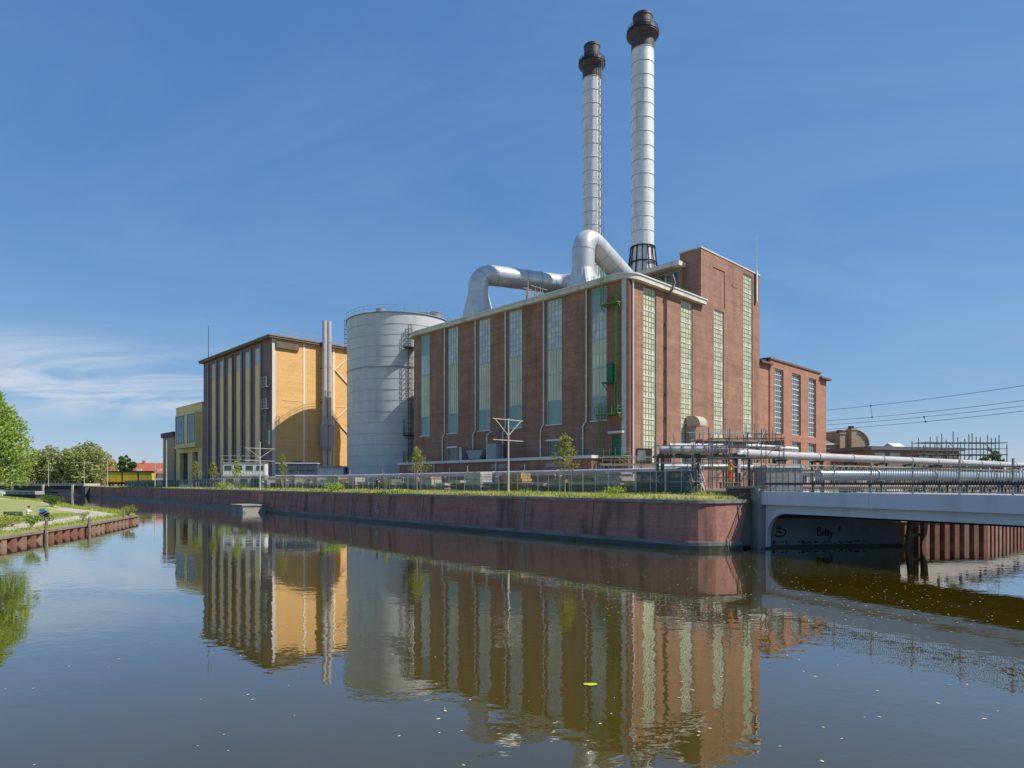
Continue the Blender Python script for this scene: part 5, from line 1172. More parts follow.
bm_ = thing('leaning_boom', (24.6, 72, 3.73), 'pale leaning pole rising above the white pipeline', 'boom'); m = MB(); m.bar((0, 0, 0), (3.6, 0.5, 7.4), 0.12); m.build('pole', POLEM, bm_); m = MB(); m.box(-0.5, 0.5, -0.4, 0.4, 0, 0.3); m.build('foot', CONC, bm_)
# site huts and small cabins
def cabin(loc, rz, L, W_, H, mm, label, cat='site cabin', wins=2, name='site_cabin', zrib=True):
    t = thing(name, loc, label, cat, rz=rz); m = MB(); m.box(-L/2, L/2, -W_/2, W_/2, 0.1, H)
    if zrib:
        k = -L/2+0.3
        while k < L/2-0.2: m.box(k, k+0.12, -W_/2-0.04, -W_/2, 0.15, H-0.1); k += 0.6
    m.build('body', mm, t); m = MB(); m.box(-L/2-0.1, L/2+0.1, -W_/2-0.12, W_/2+0.1, H+0.003, H+0.18); m.build('roof', CONTW if mm is not CONTW else GALV, t)
    for k in range(wins):
        c = -L/2+L*(k+0.5)/wins; m = MB(); m.box(c-0.75, c+0.75, -W_/2-0.08, -W_/2+0.02, H*0.42, H*0.8); m.build('window', G_DARK, t)
    m = MB(); m.box(-L/2+0.2, -L/2+0.5, -W_/2+0.1, W_/2-0.1, 0, 0.1); m.box(L/2-0.5, L/2-0.2, -W_/2+0.1, W_/2-0.1, 0, 0.1); m.build('skid', RAILD, t)
    return t
cabin((24.6, 60.3, 3.73), 0.12, 3.4, 2.4, 2.7, CONT, 'grey ribbed site hut just behind the bridge corner', wins=0)
cabin((31.5, 71, 3.73), 0.5, 6, 2.4, 2.6, CONTW, 'white site cabin beneath the white pipeline', wins=2)
cabin((52, 92, 3.73), 0.55, 6, 2.4, 2.6, CONTW, 'white site cabin farthest back behind the white pipeline', wins=3)
cabin((44, 82, 3.73), 0.55, 6, 2.4, 2.6, CONT, 'grey site cabin behind the white pipeline supports', wins=1)
wd = thing('cream_gangway', (13.4, 96.5, 3.73), 'cream walkway with handrails beside the brick corner', 'gangway')
m = MB(); m.box(0, 9.0, 0, 1.4, 3.95, 4.2); m.build('deck', mat('cream_paint', (0.55, 0.50, 0.38), 0.7), wd)
m = MB()
for k in range(8): m.bar((k*1.28, 0.05, 4.2), (k*1.28, 0.05, 5.3), 0.07)
for z in (4.75, 5.3): m.bar((0, 0.05, z), (9.0, 0.05, z), 0.07)
m.bar((2.0, 0.05, 5.3), (3.6, 0.05, 4.2), 0.08); m.build('handrail', mat('pale_green_rail', (0.36, 0.42, 0.27), 0.6), wd)
for k in range(4): m = MB(); m.bar((0.3+k*2.8, 0.7, 0), (0.3+k*2.8, 0.7, 3.95), 0.22); m.build('leg', RAIL, wd)
tk = thing('brown_tank', (19.5, 97.2, 7.93), 'dark red-brown square tank standing on the cream walkway', 'tank')
m = MB(); m.box(-1.0, 1.3, -0.45, 0.45, 0, 2.3); m.build('shell', mat('dark_red_brown', (0.10, 0.045, 0.035), 0.6), tk); m = MB(); m.box(-0.9, 0.3, -0.52, -0.45, 0.3, 2.0); m.build('panel', CONT, tk)
# weathered pipe lying by the abutment, raised stand under the worker, stair
lp = thing('concrete_pipe', (15.9, 53.2, 4.0), 'weathered concrete pipe lying on the grass beside the abutment', 'pipe')
m = MB(); m.tube([(0, 0.3, 0.28), (1.9, -0.2, 0.30)], 0.30, 14); m.build('barrel', mat('mossy_concrete', (0.24, 0.21, 0.16), 0.95, var=0.4, bump=0.4), lp)
m = MB(); m.tube([(1.92, -0.2, 0.3), (2.6, -0.45, 0.25), (2.95, -0.6, 0.18)], [0.33, 0.31, 0.2], 10); m.build('broken_end', mat('pale_broken_concrete', (0.47, 0.43, 0.36), 0.95, var=0.4, bump=0.5), lp)
sd = thing('timber_stand', (18.1, 54.3, 3.73), 'stout timber stand with boards under the hi-vis worker', 'stand')
for x in (-0.6, 0.6):
    for y in (-0.4, 0.4): m = MB(); m.bar((x, y, 0), (x, y, 1.33), 0.14); m.build('leg', WOODG, sd)
m = MB(); m.bar((-0.6, -0.45, 0.2), (0.6, -0.45, 1.2), 0.08); m.bar((-0.7, -0.45, 0.7), (0.7, -0.45, 0.7), 0.1); m.build('brace', WOODG, sd)
for k in range(4): m = MB(); m.box(-0.8, 0.8, -0.5+k*0.26, -0.5+k*0.26+0.24, 1.335, 1.40); m.build('board', WOODB, sd)
sr = thing('steel_stair', (16.4, 58.9, 3.73), 'pale steel stair with open treads behind the bending worker', 'stair')
for k in range(7): m = MB(); m.box(0, 1.1, k*0.28, k*0.28+0.26, 0.30*(k+1)-0.05, 0.30*(k+1)); m.build('tread', WHITE, sr)
for x in (0, 1.1): m = MB(); m.bar((x, 0, 0.1), (x, 1.9, 2.1), 0.06, 0.2); m.bar((x, 0, 1.1), (x, 1.9, 3.1), 0.05); m.bar((x, 0, 0), (x, 0, 1.1), 0.05); m.bar((x, 1.9, 0), (x, 1.9, 3.1), 0.06); m.build('stringer', GALV, sr)

# cabins and shed in front of the orange building
cabin((-60, 147, 3.73), 0.15, 9, 3, 2.9, CONT, 'grey lower cabin under the white one before the dark ribbed wall', wins=3)
cabin((-60, 147, 6.83), 0.15, 9, 3, 2.7, CONTW, 'white upper cabin stacked before the dark ribbed wall', wins=4)
cabin((-46, 140, 3.73), 0.15, 8.5, 3, 2.9, CONT, 'grey lower cabin under the dark blue one near the orange wall', wins=3)
cabin((-46, 140, 6.83), 0.15, 8.5, 3, 2.4, CONTD, 'dark blue upper cabin with a white roof near the orange wall', wins=4)
scaffold('scaffold frame above the dark cabin before the ribbed wall', (-68, 152.5, 3.73), 4, 1, 4, 2.0, 1.4, 1.7, SCL, (4,), rz=0.2, seed=11, r=0.09)
ws = thing('long_white_shed', (-49, 163.5, 3.73), 'long low pale grey shed below the orange end wall', 'shed', rz=0.05)
m = MB(); m.box(-6.2, 6.6, 0, 5, 0, 5.2); m.build('wall', CONTW, ws); m = MB(); m.box(-6.5, 6.9, -0.3, 5.3, 5.21, 5.5); m.build('roof', CONT, ws)
m = MB(); m.box(-6.1, -3.9, -0.4, 1.5, 5.51, 6.9); m.build('roof_unit', mat('green_grey_unit', (0.16, 0.19, 0.15), 0.6), ws)

# ------------------------------------------------------------------ overhead line poles on the verge
def pole(u, D, h, arms, label, brace=False, zb=3.85, armlen=2.2, group=None):
    x = (u-512)/652*D; t = thing('line_pole', (x, D, zb), label, 'pole', rz=ROT)
    m = MB(); m.tube([(0, 0, 0), (0, 0, h)], [0.125, 0.085], 10); m.build('shaft', POLEM, t)
    for z in arms: m = MB(); m.bar((-armlen, 0, z), (armlen, 0, z), 0.075); m.build('crossarm', POLEM, t)
    if brace:
        for s_ in (-1, 1): m = MB(); m.bar((0, 0, arms[0]-1.7), (s_*armlen*0.85, 0, arms[0]-0.05), 0.06); m.build('brace', POLEM, t)
pole(508.3, 69.5, 8.1, (7.95, 5.75), 'tall pale pole with two crossarms and V braces before the power house', True)
pole(260, 116, 8.6, (7.4, 5.2), 'pale pole with braced crossarms before the orange building', True, armlen=2.7)
pole(166.5, 178, 13.0, (), 'plain tall pale pole beside the grey-brown block')
pole(155, 186, 7.4, (), 'short plain pale pole beside the yellow trailers')
pole(107.5, 230, 9.5, (), 'plain pale pole at the end of the yellow trailers')
pole(84.2, 252, 10.2, (9.2, ), 'pale pole with a single crossarm before the row of far trees', armlen=4.0)
pole(48.5, 262, 10.0, (6.6, ), 'pale pole with a low crossarm behind the little left bridge', armlen=3.0)
pole(18.5, 262, 3.2, (), 'stub of pale pole at the parapet of the far bridge', zb=5.4)
# overhead wires to the right, strung between two lattice masts
def lmast(x, y, h, label):
    t = thing('wire_mast', (x, y, 3.73), label, 'mast'); m = MB()
    for a, b in ((-0.6, -0.6), (0.6, -0.6), (0.6, 0.6), (-0.6, 0.6)): m.bar((a, b, 0), (a*0.4, b*0.4, h), 0.16)
    for k in range(12):
        f0, f1 = 1-0.6*k/12, 1-0.6*(k+1)/12; z0, z1 = h*k/12, h*(k+1)/12
        m.bar((-0.6*f0, -0.6*f0, z0), (0.6*f1, -0.6*f1, z1), 0.1); m.bar((0.6*f0, 0.6*f0, z0), (-0.6*f1, 0.6*f1, z1), 0.1)
    m.build('lattice', GALV, t); return t
MA = Vector((92, 206)); MBp = Vector((118, 124))
lmast(MA.x, MA.y, 27, 'lattice mast hidden behind the red brick hall'); lmast(MBp.x, MBp.y, 27, 'lattice mast to the right of the far scaffold')
wz = [(27.6, 26.9), (24.4, 23.7), (23.2, 22.6), (21.8, 21.6)]
wt = thing('overhead_wires', (MA.x, MA.y, 3.73), 'four thin overhead wires crossing the sky beyond the red hall', 'wires')
for i, (za, zb) in enumerate(wz):
    m = MB(); pts = []
    for k in range(17):
        f = k/16; p = MA.lerp(MBp, f); pts.append((p.x+i*0.4, p.y, za+(zb-za)*f-0.9*4*f*(1-f)))
    m.tube(pts, 0.05, 4, caps=False); m.build('wire', BLACKST, wt, 3.73, MA)
for f, a, b in ((0.30, 0, 1), (0.48, 2, 3)):
    p = MA.lerp(MBp, f); s_ = 0.9*4*f*(1-f); za = wz[a][0]+(wz[a][1]-wz[a][0])*f-s_; zb = wz[b][0]+(wz[b][1]-wz[b][0])*f-s_
    m = MB(); m.bar((p.x+a*0.4, p.y, za), (p.x+b*0.4, p.y, zb), 0.06); m.box(p.x+a*0.4-0.15, p.x+a*0.4+0.15, p.y-0.15, p.y+0.15, za-0.2, za+0.2); m.box(p.x+b*0.4-0.15, p.x+b*0.4+0.15, p.y-0.15, p.y+0.15, zb-0.2, zb+0.2); m.build('spacer', BLACKST, wt, 3.73, MA)

# ------------------------------------------------------------------ far left: trailers, houses, little bridge
for i, (x, mm_) in enumerate(((-153.2, 0), (-146.9, 1), (-140.9, 2))):
    t = thing('yellow_trailer', (x, 252, 3.73), ('yellow covered trailer nearest the far trees', 'middle yellow covered trailer of the three', 'yellow covered trailer nearest the grey-brown block')[i], 'trailer', 'yellow trailers behind the quay')
    L = (5.6, 5.4, 4.9)[i]; m = MB(); m.box(-L/2, L/2, -1.3, 1.3, 1.9, 5.6)
    for k in range(1, 4): m.box(-L/2+L*k/4-0.04, -L/2+L*k/4+0.04, -1.34, -1.3, 1.9, 5.6)
    m.build('tarpaulin', YELLOW, t); m = MB(); m.box(-L/2-0.3, L/2+0.3, -1.5, 1.5, 5.61, 6.1); m.build('roof', DARKB, t)
    m = MB(); m.box(-L/2, L/2, -1.2, 1.2, 0.9, 1.88); m.build('chassis', DARKB, t)
    for sx in (-0.3, 0.3):
        for sy in (-1.0, 1.0): m = MB(); m.tube([(L*sx, sy-0.15, 0.45), (L*sx, sy+0.15, 0.45)], 0.45, 12); m.build('wheel', RUBBER, t)
def house(x, y, L, W_, H, RH, label, mm, rz=0.0, axis=0, dormers=0, zb=3.73):
    t = thing('tiled_house', (x, y, zb), label, 'house', rz=rz); m = MB(); m.box(-L/2, L/2, -W_/2, W_/2, 0, H); m.extrude([(-L/2, -W_/2, H), (-L/2, W_/2, H), (-L/2, 0, H+RH*0.96)], (L, 0, 0)); m.build('wall', mm, t)
    m = MB(); e = 0.5
    for s_ in (-1, 1):
        a = (-L/2-e, s_*(W_/2+e), H-0.2); b = (L/2+e, s_*(W_/2+e), H-0.2); m.hexa((a, b, (L/2+e, 0, H+RH), (-L/2-e, 0, H+RH), (a[0], a[1], a[2]+0.3), (b[0], b[1], b[2]+0.3), (L/2+e, 0, H+RH+0.3), (-L/2-e, 0, H+RH+0.3)))
    rf = m.build('roof', TILE, t)
    m = MB(); m.box(-L/4, -L/4+1.2, -0.6, 0.6, H+RH-0.5, H+RH+1.6); m.build('chimney_stack', B_RED, rf)
    n = max(1, int(L/4))
    for k in range(n):
        c = -L/2+L*(k+0.5)/n
        for z in (1.2, 4.3):
            if z+2 < H+0.5: m = MB(); m.box(c-0.7, c+0.7, -W_/2-0.06, -W_/2+0.05, z, z+1.8); w = m.build('window', G_DARK, t); m = MB(); m.box(c-0.85, c+0.85, -W_/2-0.1, -W_/2+0.05, z-0.15, z-0.003); m.build('sill', WHITE, w)
    for k in range(dormers):
        c = -L/2+L*(k+0.5)/dormers; m = MB(); m.box(c-1.2, c+1.2, -W_/2+0.6, -W_/2+3, H+0.6, H+2.6); m.build('dormer', WHITE, rf)
house(-193, 350, 20, 10, 6.5, 5.5, 'far house with an orange tiled roof and white dormers behind the middle trailer', HOUSEW, 0.1, dormers=2)
house(-174, 352, 14, 10, 6.5, 6.0, 'far orange-roofed house next to the grey-brown block', HOUSEW, -0.05, dormers=1)
house(-181, 290, 7, 8, 6.0, 5.5, 'small red brick house with a tiled roof between trees and trailers', B_RED, 0.25)
mt = thing('radio_mast', (-170, 330, 3.73), 'thin dark mast above the orange roofs', 'mast'); m = MB(); m.tube([(0, 0, 0), (0, 0, 25)], [0.25, 0.12], 6); m.bar((-1, 0, 17), (1, 0, 17), 0.15); m.build('shaft', RAILD, mt)
# little bridge over the canal arm
lb = thing('footbridge', (-170, 258, 3.0), 'low pale bridge crossing the canal arm by the far trees', 'bridge'); LO = (-170, 258)
A = Vector((-168.5, 256.5)); B = Vector((-224, 276)); d = (B-A).normalized(); n = Vector((-d.y, d.x))
n = -n if n.y < 0 else n
def slab(a, b, w0, w1, z0, z1): m = MB(); m.hexa(((*(a+n*w0), z0), (*(b+n*w0), z0), (*(b+n*w1), z0), (*(a+n*w1), z0), (*(a+n*w0), z1), (*(b+n*w0), z1), (*(b+n*w1), z1), (*(a+n*w1), z1))); return m
slab(A, B, 0, 7, 4.1, 5.0).build('deck', mat('pale_bridge_concrete', (0.50, 0.45, 0.37), 0.8, var=0.2), lb, 3.0, LO)
slab(A+d*1, B, 0.5, 6.5, 2.6, 4.09).build('girder', DARKB, lb, 3.0, LO)  # near-black colour stands in for the shadow under the deck
slab(A-d*0.5, A+d*1.6, 0.3, 7.6, -0.5, 4.08).build('abutment', PLINTH, lb, 3.0, LO)
for k in (5.5, 22, 40):
    m = MB(); p = A+d*k-n*0.4; m.bar((*p, -0.5), (*p, 4.6), 0.7); m.build('pier', POLEM, lb, 3.0, LO)
m = MB(); k = 0.0
while k < 58: p = A+d*k+n*0.2; m.bar((*p, 5.0), (*p, 6.1), 0.09); k += 2.0
m.bar((*(A+n*0.2), 6.1), (*(B+n*0.2), 6.1), 0.1); m.build('railing', RAIL, lb, 3.0, LO)
hb = thing('moored_houseboat', (-188, 251.5, 0.0), 'pale flat-roofed houseboat moored under the far bridge', 'boat', rz=math.atan2(d.y, d.x))
m = MB(); m.box(-9, 9, -2, 2, -0.3, 0.8); m.build('hull', DARKB, hb); m = MB(); m.box(-8.4, 8.0, -1.8, 1.8, 0.8, 2.1); m.build('cabin', CONT, hb)
for k in range(5): m = MB(); m.box(-7.4+k*3.2, -5.8+k*3.2, 1.78, 1.86, 1.1, 1.8); m.build('window', G_DARK, hb)
def van(x, y, z, rz, mm, label, L=4.6, H=2.0):
    t = thing('parked_van', (x, y, z), label, 'van', rz=rz); m = MB()
    prof = [(-L/2, -0.9, 0.35), (L/2, -0.9, 0.35), (L/2, -0.9, 0.95), (L/2-0.9, -0.9, 1.1), (L/2-1.6, -0.9, H-0.1), (-L/2+0.2, -0.9, H), (-L/2, -0.9, H-0.25)]
    m.extrude(prof, (0, 1.8, 0)); m.build('body', mm, t)
    m = MB(); m.box(-L/2+0.5, L/2-1.7, -0.93, -0.88, 1.15, H-0.25); m.build('side_window', G_DARK, t)
    for a in (-L*0.3, L*0.3):
        for s_ in (-0.85, 0.85): m = MB(); m.tube([(a, s_-0.1, 0.34), (a, s_+0.1, 0.34)], 0.34, 12); m.build('wheel', RUBBER, t)
van(-203, 280, 3.73, 0.1, HIVISO, 'orange van parked behind the little far bridge'); van(-214, 284, 3.73, 0.1, NAVY, 'dark blue van beside the far bridge parapet')

# ------------------------------------------------------------------ vegetation
def leaves(m, blobs, n, size, rr, shell=0.55):
    tot = sum(b[1]**2 for b in blobs)
    for c, r in blobs:
        k = int(n*r*r/tot)
        for _ in range(k):
            v = Vector((rr.gauss(0, 1), rr.gauss(0, 1), rr.gauss(0, 1))).normalized()*r*(rr.random()**(1/3)*(1-shell)+shell*rr.random()**0.4)
            v.z *= 0.85; p = Vector(c)+v; s_ = size*rr.uniform(0.6, 1.3)
            a = Vector((rr.gauss(0, 1), rr.gauss(0, 1), rr.gauss(0, 1))).normalized(); b_ = a.orthogonal().normalized(); a = a.cross(b_).normalized()
            b2 = b_*s_*0.5; a2 = a*s_*0.36
            m.add([p-b2, p+a2, p+b2, p-a2], [(0, 1, 2, 3)])
def tree(x, y, z, h, spread, label, lm, bm=BARK, n=5000, size=0.5, seed=0, trunk_h=0.3, name='leafy_tree', nb=16, tr=None, group=None, top=0.5):
    rr = random.Random(seed); t = thing(name, (x, y, z), label, 'tree', group)
    m = MB(); tr = tr or h*0.022; th = h*0.82
    pts = [(rr.uniform(-0.15, 0.15)*k*0.3, rr.uniform(-0.15, 0.15)*k*0.3, th*k/6) for k in range(7)]; m.tube(pts, [tr*(1-0.13*k) for k in range(7)], 8)
    m.build('trunk', bm, t); blobs = []; m = MB()
    for k in range(nb):
        f = trunk_h+(1-trunk_h)*(k+0.5)/nb; a = k*2.4+rr.uniform(-0.4, 0.4); w = spread*math.sin(math.pi*min(1, 0.18+0.80*(f-trunk_h)/(1-trunk_h)))**0.8*rr.uniform(0.55, 1.0)
        c = Vector((w*math.cos(a)*0.75, w*math.sin(a)*0.75, h*f)); blobs.append((c, spread*rr.uniform(0.30, 0.48)*(1.0 if f < 0.85 else top)))
        base = Vector((0, 0, max(h*trunk_h*0.7, h*f-spread*0.6))); m.tube([base, base.lerp(c, 0.5)+Vector((0, 0, 0.04*h)), c], [tr*0.4, tr*0.25, tr*0.08], 5)
    m.build('limbs' if False else 'branches', bm, t)
    m = MB(); leaves(m, blobs, n, size, rr); m.build('crown', lm, t)
    return t
tree(-57.0, 71.5, 0.95, 13.9, 4.0, 'bright green leafy tree at the water edge on the grassy bank', L_FRESH, n=10500, size=0.30, seed=2, trunk_h=0.34, nb=36, top=0.7)
# row of trees beyond the far bridge
for i, (u, D, h, sp, lab) in enumerate(((36, 272, 15.0, 7.5, 'westernmost olive tree of the far row, half behind the bright green tree'), (52, 274, 16.5, 8, 'broad olive tree behind the pole with the low crossarm'), (69, 274, 15.5, 7.5, 'olive tree in the middle of the far row'), (83, 272, 17.0, 8, 'olive tree behind the pole with one crossarm'), (92, 274, 18.2, 8.5, 'tallest olive tree at the near end of the far row'))):
    tree((u-512)/652*D, D, 3.73, h, sp, lab, L_DULL, n=3400, size=0.95, seed=20+i, trunk_h=0.16, nb=26, group='far trees beyond the bridge')
tree((125-512)/652*310, 310, 3.73, 14.5, 5.2, 'round dark green tree behind the yellow trailers', L_DARK, n=3200, size=0.9, seed=31, trunk_h=0.2, nb=14)
tree((992-512)/652*150, 150, 3.73, 9.5, 3.2, 'dark upright tree right of the far scaffold', L_DARK, n=1800, size=0.5, seed=32, trunk_h=0.2, nb=10)
for i, u in enumerate((968, 979)): tree((u-512)/652*190, 190, 3.73, 8.0, 3.0, ('small round tree seen through the far scaffold', 'small round tree between the far scaffold and the dark upright tree')[i], L_DARK, n=900, size=0.6, seed=33+i, trunk_h=0.25, nb=8)
# young staked trees on the verge
def young(u, D, h, sp, label, seed, n=420, size=0.2, lm=None, lean=0.0):
    rr = random.Random(seed); x = (u-512)/652*D; t = thing('young_tree', (x, D, 3.9), label, 'tree', 'young staked trees on the verge')
    m = MB(); m.tube([(0, 0, 0), (lean*0.4, 0, h*0.5), (lean, 0, h)], [0.07, 0.05, 0.015], 6); m.build('trunk', BARKP, t)
    m = MB(); blobs = []
    for k in range(16):
        f = 0.36+0.58*k/16; a = k*2.4; w = sp*(1.05-f)*1.25*rr.uniform(0.7, 1.1); b0 = Vector((lean*f, 0, h*f-0.25)); c = Vector((lean*f+w*math.cos(a), w*math.sin(a), h*f+w*0.75)); m.tube([b0, c], [0.028, 0.008], 4)
        for g in (0.45, 0.75, 1.0): blobs.append((b0.lerp(c, g), 0.16+0.14*sp))
    m.build('branches', BARKP, t); m = MB(); leaves(m, blobs, n, size, rr, 0.2); m.build('crown', lm or L_YEL, t)
    m = MB()
    for s_ in (-0.45, 0.45): m.bar((s_, 0.1, 0), (s_, 0.1, 1.7), 0.07)
    m.bar((-0.45, 0.1, 1.55), (0.45, 0.1, 1.55), 0.07, 0.05); m.build('stake', WOODG, t)
young(565, 66.5, 6.3, 1.75, 'young staked tree with yellow-green leaves by the annex corner', 41, 1150, 0.2)
young(417, 84, 5.9, 1.9, 'sparse young staked tree before the silo ladder', 42, 720, 0.2)
young(283, 109, 6.3, 1.3, 'slim young staked tree before the orange wall', 43, 420, 0.22)
young(237, 125, 5.6, 1.6, 'young tree in front of the white stacked cabins', 44, 480, 0.26, L_FRESH)
young(213, 134, 5.6, 1.7, 'leafy young tree in front of the dark ribbed wall corner', 45, 520, 0.28)
young(196, 143, 6.2, 1.5, 'young tree before the olive office door', 46, 420, 0.28)
young(386, 90, 2.2, 0.6, 'tiny sapling beside the runner on the verge', 47, 120, 0.16)
# grass
def blades(m, p, h, w, rr):
    a = rr.uniform(0, 6.283); dx, dy = math.cos(a)*w, math.sin(a)*w; lx, ly = rr.gauss(0, 0.35)*h, rr.gauss(0, 0.35)*h
    m.add([(p[0]-dx, p[1]-dy, p[2]), (p[0]+dx, p[1]+dy, p[2]), (p[0]+lx, p[1]+ly, p[2]+h)], [(0, 1, 2)])
rr = random.Random(77); mg = MB(); md = MB(); pts = [Vector(p) for p in QT[2:]]; nrm_ = offset_line(QT[2:], 1.0)
segs = [((pts[i+1]-pts[i]).length, i) for i in range(len(pts)-1)]
for L, i in segs:
    dist = (pts[i]+pts[i+1]).length/2; dens = 95 if dist < 100 else (45 if dist < 160 else 14)
    for _ in range(int(L*dens)):
        f = rr.random(); d0 = 0.5+7.5*rr.random()**2.2 if i < len(pts)-5 else 0.5+4*rr.random()**1.6
        p = pts[i].lerp(pts[i+1], f); q = nrm_[i].lerp(nrm_[i+1], f); w = p+(q-p)*d0; z = 3.76+0.2*min(1, d0/3.2)
        cl = mnoise.noise(Vector((w.x*0.35, w.y*0.35, 0))); hh_ = (0.16+0.32*max(0, cl+0.25))*rr.uniform(0.6, 1.3)
        blades(mg if cl+rr.uniform(-0.3, 0.3) > -0.05 else md, (w.x, w.y, z), hh_, 0.05 if dist < 100 else 0.1, rr)
mg.build('grass', L_GRASS, label='green grass tufts growing along the quay coping', kind='stuff'); md.build('dry_grass', L_DRY, label='yellowed grass growing along the quay coping', kind='stuff')
mg = MB(); rr = random.Random(78)
for i in range(len(LB)-1):
    a, b = Vector(LB[i]), Vector(LB[i+1])
    for _ in range(int((b-a).length*55)):
        f = rr.random(); o = 0.35+rr.random()**1.5*3.0; p = a.lerp(b, f); x = p.x-o
        if o > 1.6 and rr.random() < 0.8: continue
        blades(mg, (x, p.y, 0.95), rr.uniform(0.1, 0.45), 0.035, rr)
edge2 = [(-50.2, 87.2), (-54, 91.6), (-75, 112.6), (-97, 139.6), (-159, 202)]
for i in range(4):
    a, b = Vector(edge2[i]), Vector(edge2[i+1])
    for _ in range(int((b-a).length*50)): f = rr.random(); p = a.lerp(b, f); blades(mg, (p.x-rr.uniform(0.2, 2.2), p.y-rr.uniform(0, 1.5), 0.95), rr.uniform(0.15, 0.6), 0.07, rr)
for _ in range(9000):
    x, y = rr.uniform(-62, -50.5), rr.uniform(56, 88)
    if x > -48.6-(y-63)*0.26-1.2: continue
    blades(mg, (x, y, 0.95), rr.uniform(0.06, 0.2), 0.03, rr)
mg.build('bank_grass', L_GRASS, label='grass and weeds growing on the low bank', kind='stuff')
# shrubs and weeds on the low bank
def shrub(x, y, z, h, w, label, seed, n=500, size=0.16, lm=None, stems=9):
    rr = random.Random(seed); t = thing('shrub', (x, y, z), label, 'shrub'); m = MB(); blobs = []
    for k in range(stems):
        a = k*2.4; c = Vector((w*math.cos(a)*rr.uniform(0.3, 1), w*math.sin(a)*rr.uniform(0.3, 1), h*rr.uniform(0.55, 1))); m.tube([(0, 0, 0), c*0.5+Vector((0, 0, 0.1*h)), c], [0.03, 0.02, 0.008], 4); blobs += [(c, w*0.38), (c*0.7, w*0.36)]
    m.build('stems', BARKP, t); m = MB(); leaves(m, blobs, n, size, rr, 0.2); m.build('foliage', lm or L_GRASS, t)
shrub(-43.6, 55.0, 0.95, 0.95, 1.3, 'tall weedy shrub nearest the water, in front of the bench', 51, 900, 0.14, L_YEL)
shrub(-43.2, 58.6, 0.95, 1.15, 0.6, 'upright yellow-green shrub between bench and piling', 52, 600, 0.15, L_FRESH)
shrub(-46.8, 61.0, 0.95, 1.0, 1.0, 'low weeds at the corner of the lawn by the path', 53, 500, 0.14)
shrub(-45.6, 69.3, 0.95, 1.15, 0.55, 'thin weed stem beside the middle mooring post', 54, 200, 0.14)
shrub(-74.5, 105.5, 0.96, 2.0, 1.6, 'dark bushy shrub at the bend of the footpath', 55, 900, 0.2, L_DARK)
shrub(-49.0, 83.2, 0.95, 1.1, 0.9, 'pale grassy tuft at the tip of the bank', 56, 500, 0.16, L_YEL)
for i, (u, D, h) in enumerate(((615, 60.5, 0.8), (332, 96, 1.1), (222, 133, 1.3), (240, 129, 1.2), (338, 98, 0.9))): shrub((u-512)/652*D, D, 3.85, h, h*1.2, ('green clump on the verge left of the dark netting', 'larger green clump on the verge below the silo', 'green clump on the verge by the young trees', 'dark clump beside the pole before the orange building', 'low spreading clump on the verge below the silo')[i], 60+i, 420, 0.2, L_FRESH if i != 3 else L_DARK)
# far wooded skyline
rr = random.Random(90); m = MB(); bl = []
for k in range(70):
    u = rr.uniform(-160, 118); D = rr.uniform(380, 470); bl.append((Vector(((u-512)/652*D, D, 3.73+rr.uniform(2, 8))), rr.uniform(5, 8)))
for k in range(60):
    u = rr.uniform(900, 1250); D = rr.uniform(300, 420); bl.append((Vector(((u-512)/652*D, D, 3.73+rr.uniform(1, 4))), rr.uniform(4, 6)))
leaves(m, bl, 15000, 1.9, rr, 0.3); m.build('distant_woodland', L_DULL, label='distant belt of trees closing the horizon', kind='stuff')
# petals and leaves afloat
rr = random.Random(91); m = MB()
for _ in range(650):
    if rr.random() < 0.75: u = rr.uniform(600, 1100); v = rr.uniform(556, 625)
    else: u = rr.uniform(-50, 1100); v = rr.uniform(560, 800)
    D = 5*652/(v-483.5); x = (u-512)/652*D; s_ = rr.uniform(0.02, 0.055); a = rr.uniform(0, 3.1); c, n_ = math.cos(a)*s_, math.sin(a)*s_
    if x < -40: continue
    m.add([(x-c, D-n_, 0.006), (x+n_*0.6, D-c*0.6, 0.008), (x+c, D+n_, 0.006), (x-n_*0.6, D+c*0.6, 0.008)], [(0, 1, 2, 3)])
m.build('floating_petals', mat('pale_petal', (0.55, 0.50, 0.30), 0.7, island=0.3), label='scattered petals drifting on the canal', kind='stuff')
for i, (x, y) in enumerate(((1.95, 16.2), (0.1, 14.6))):
    m = MB(); c = (x, y); ptsl = [(0.16*math.cos(k*math.pi/6)*(1+0.25*(k % 2)), 0.11*math.sin(k*math.pi/6), 0.004*(k % 3)) for k in range(12)]; m.add(ptsl, [tuple(range(12))])
    if i: continue
    o = m.build('floating_leaf', mat('yellow_leaf', (0.45, 0.48, 0.05), 0.6), label='yellow-green leaf floating on the dark water', cat='leaf'); o.location = (x, y, 0.012)

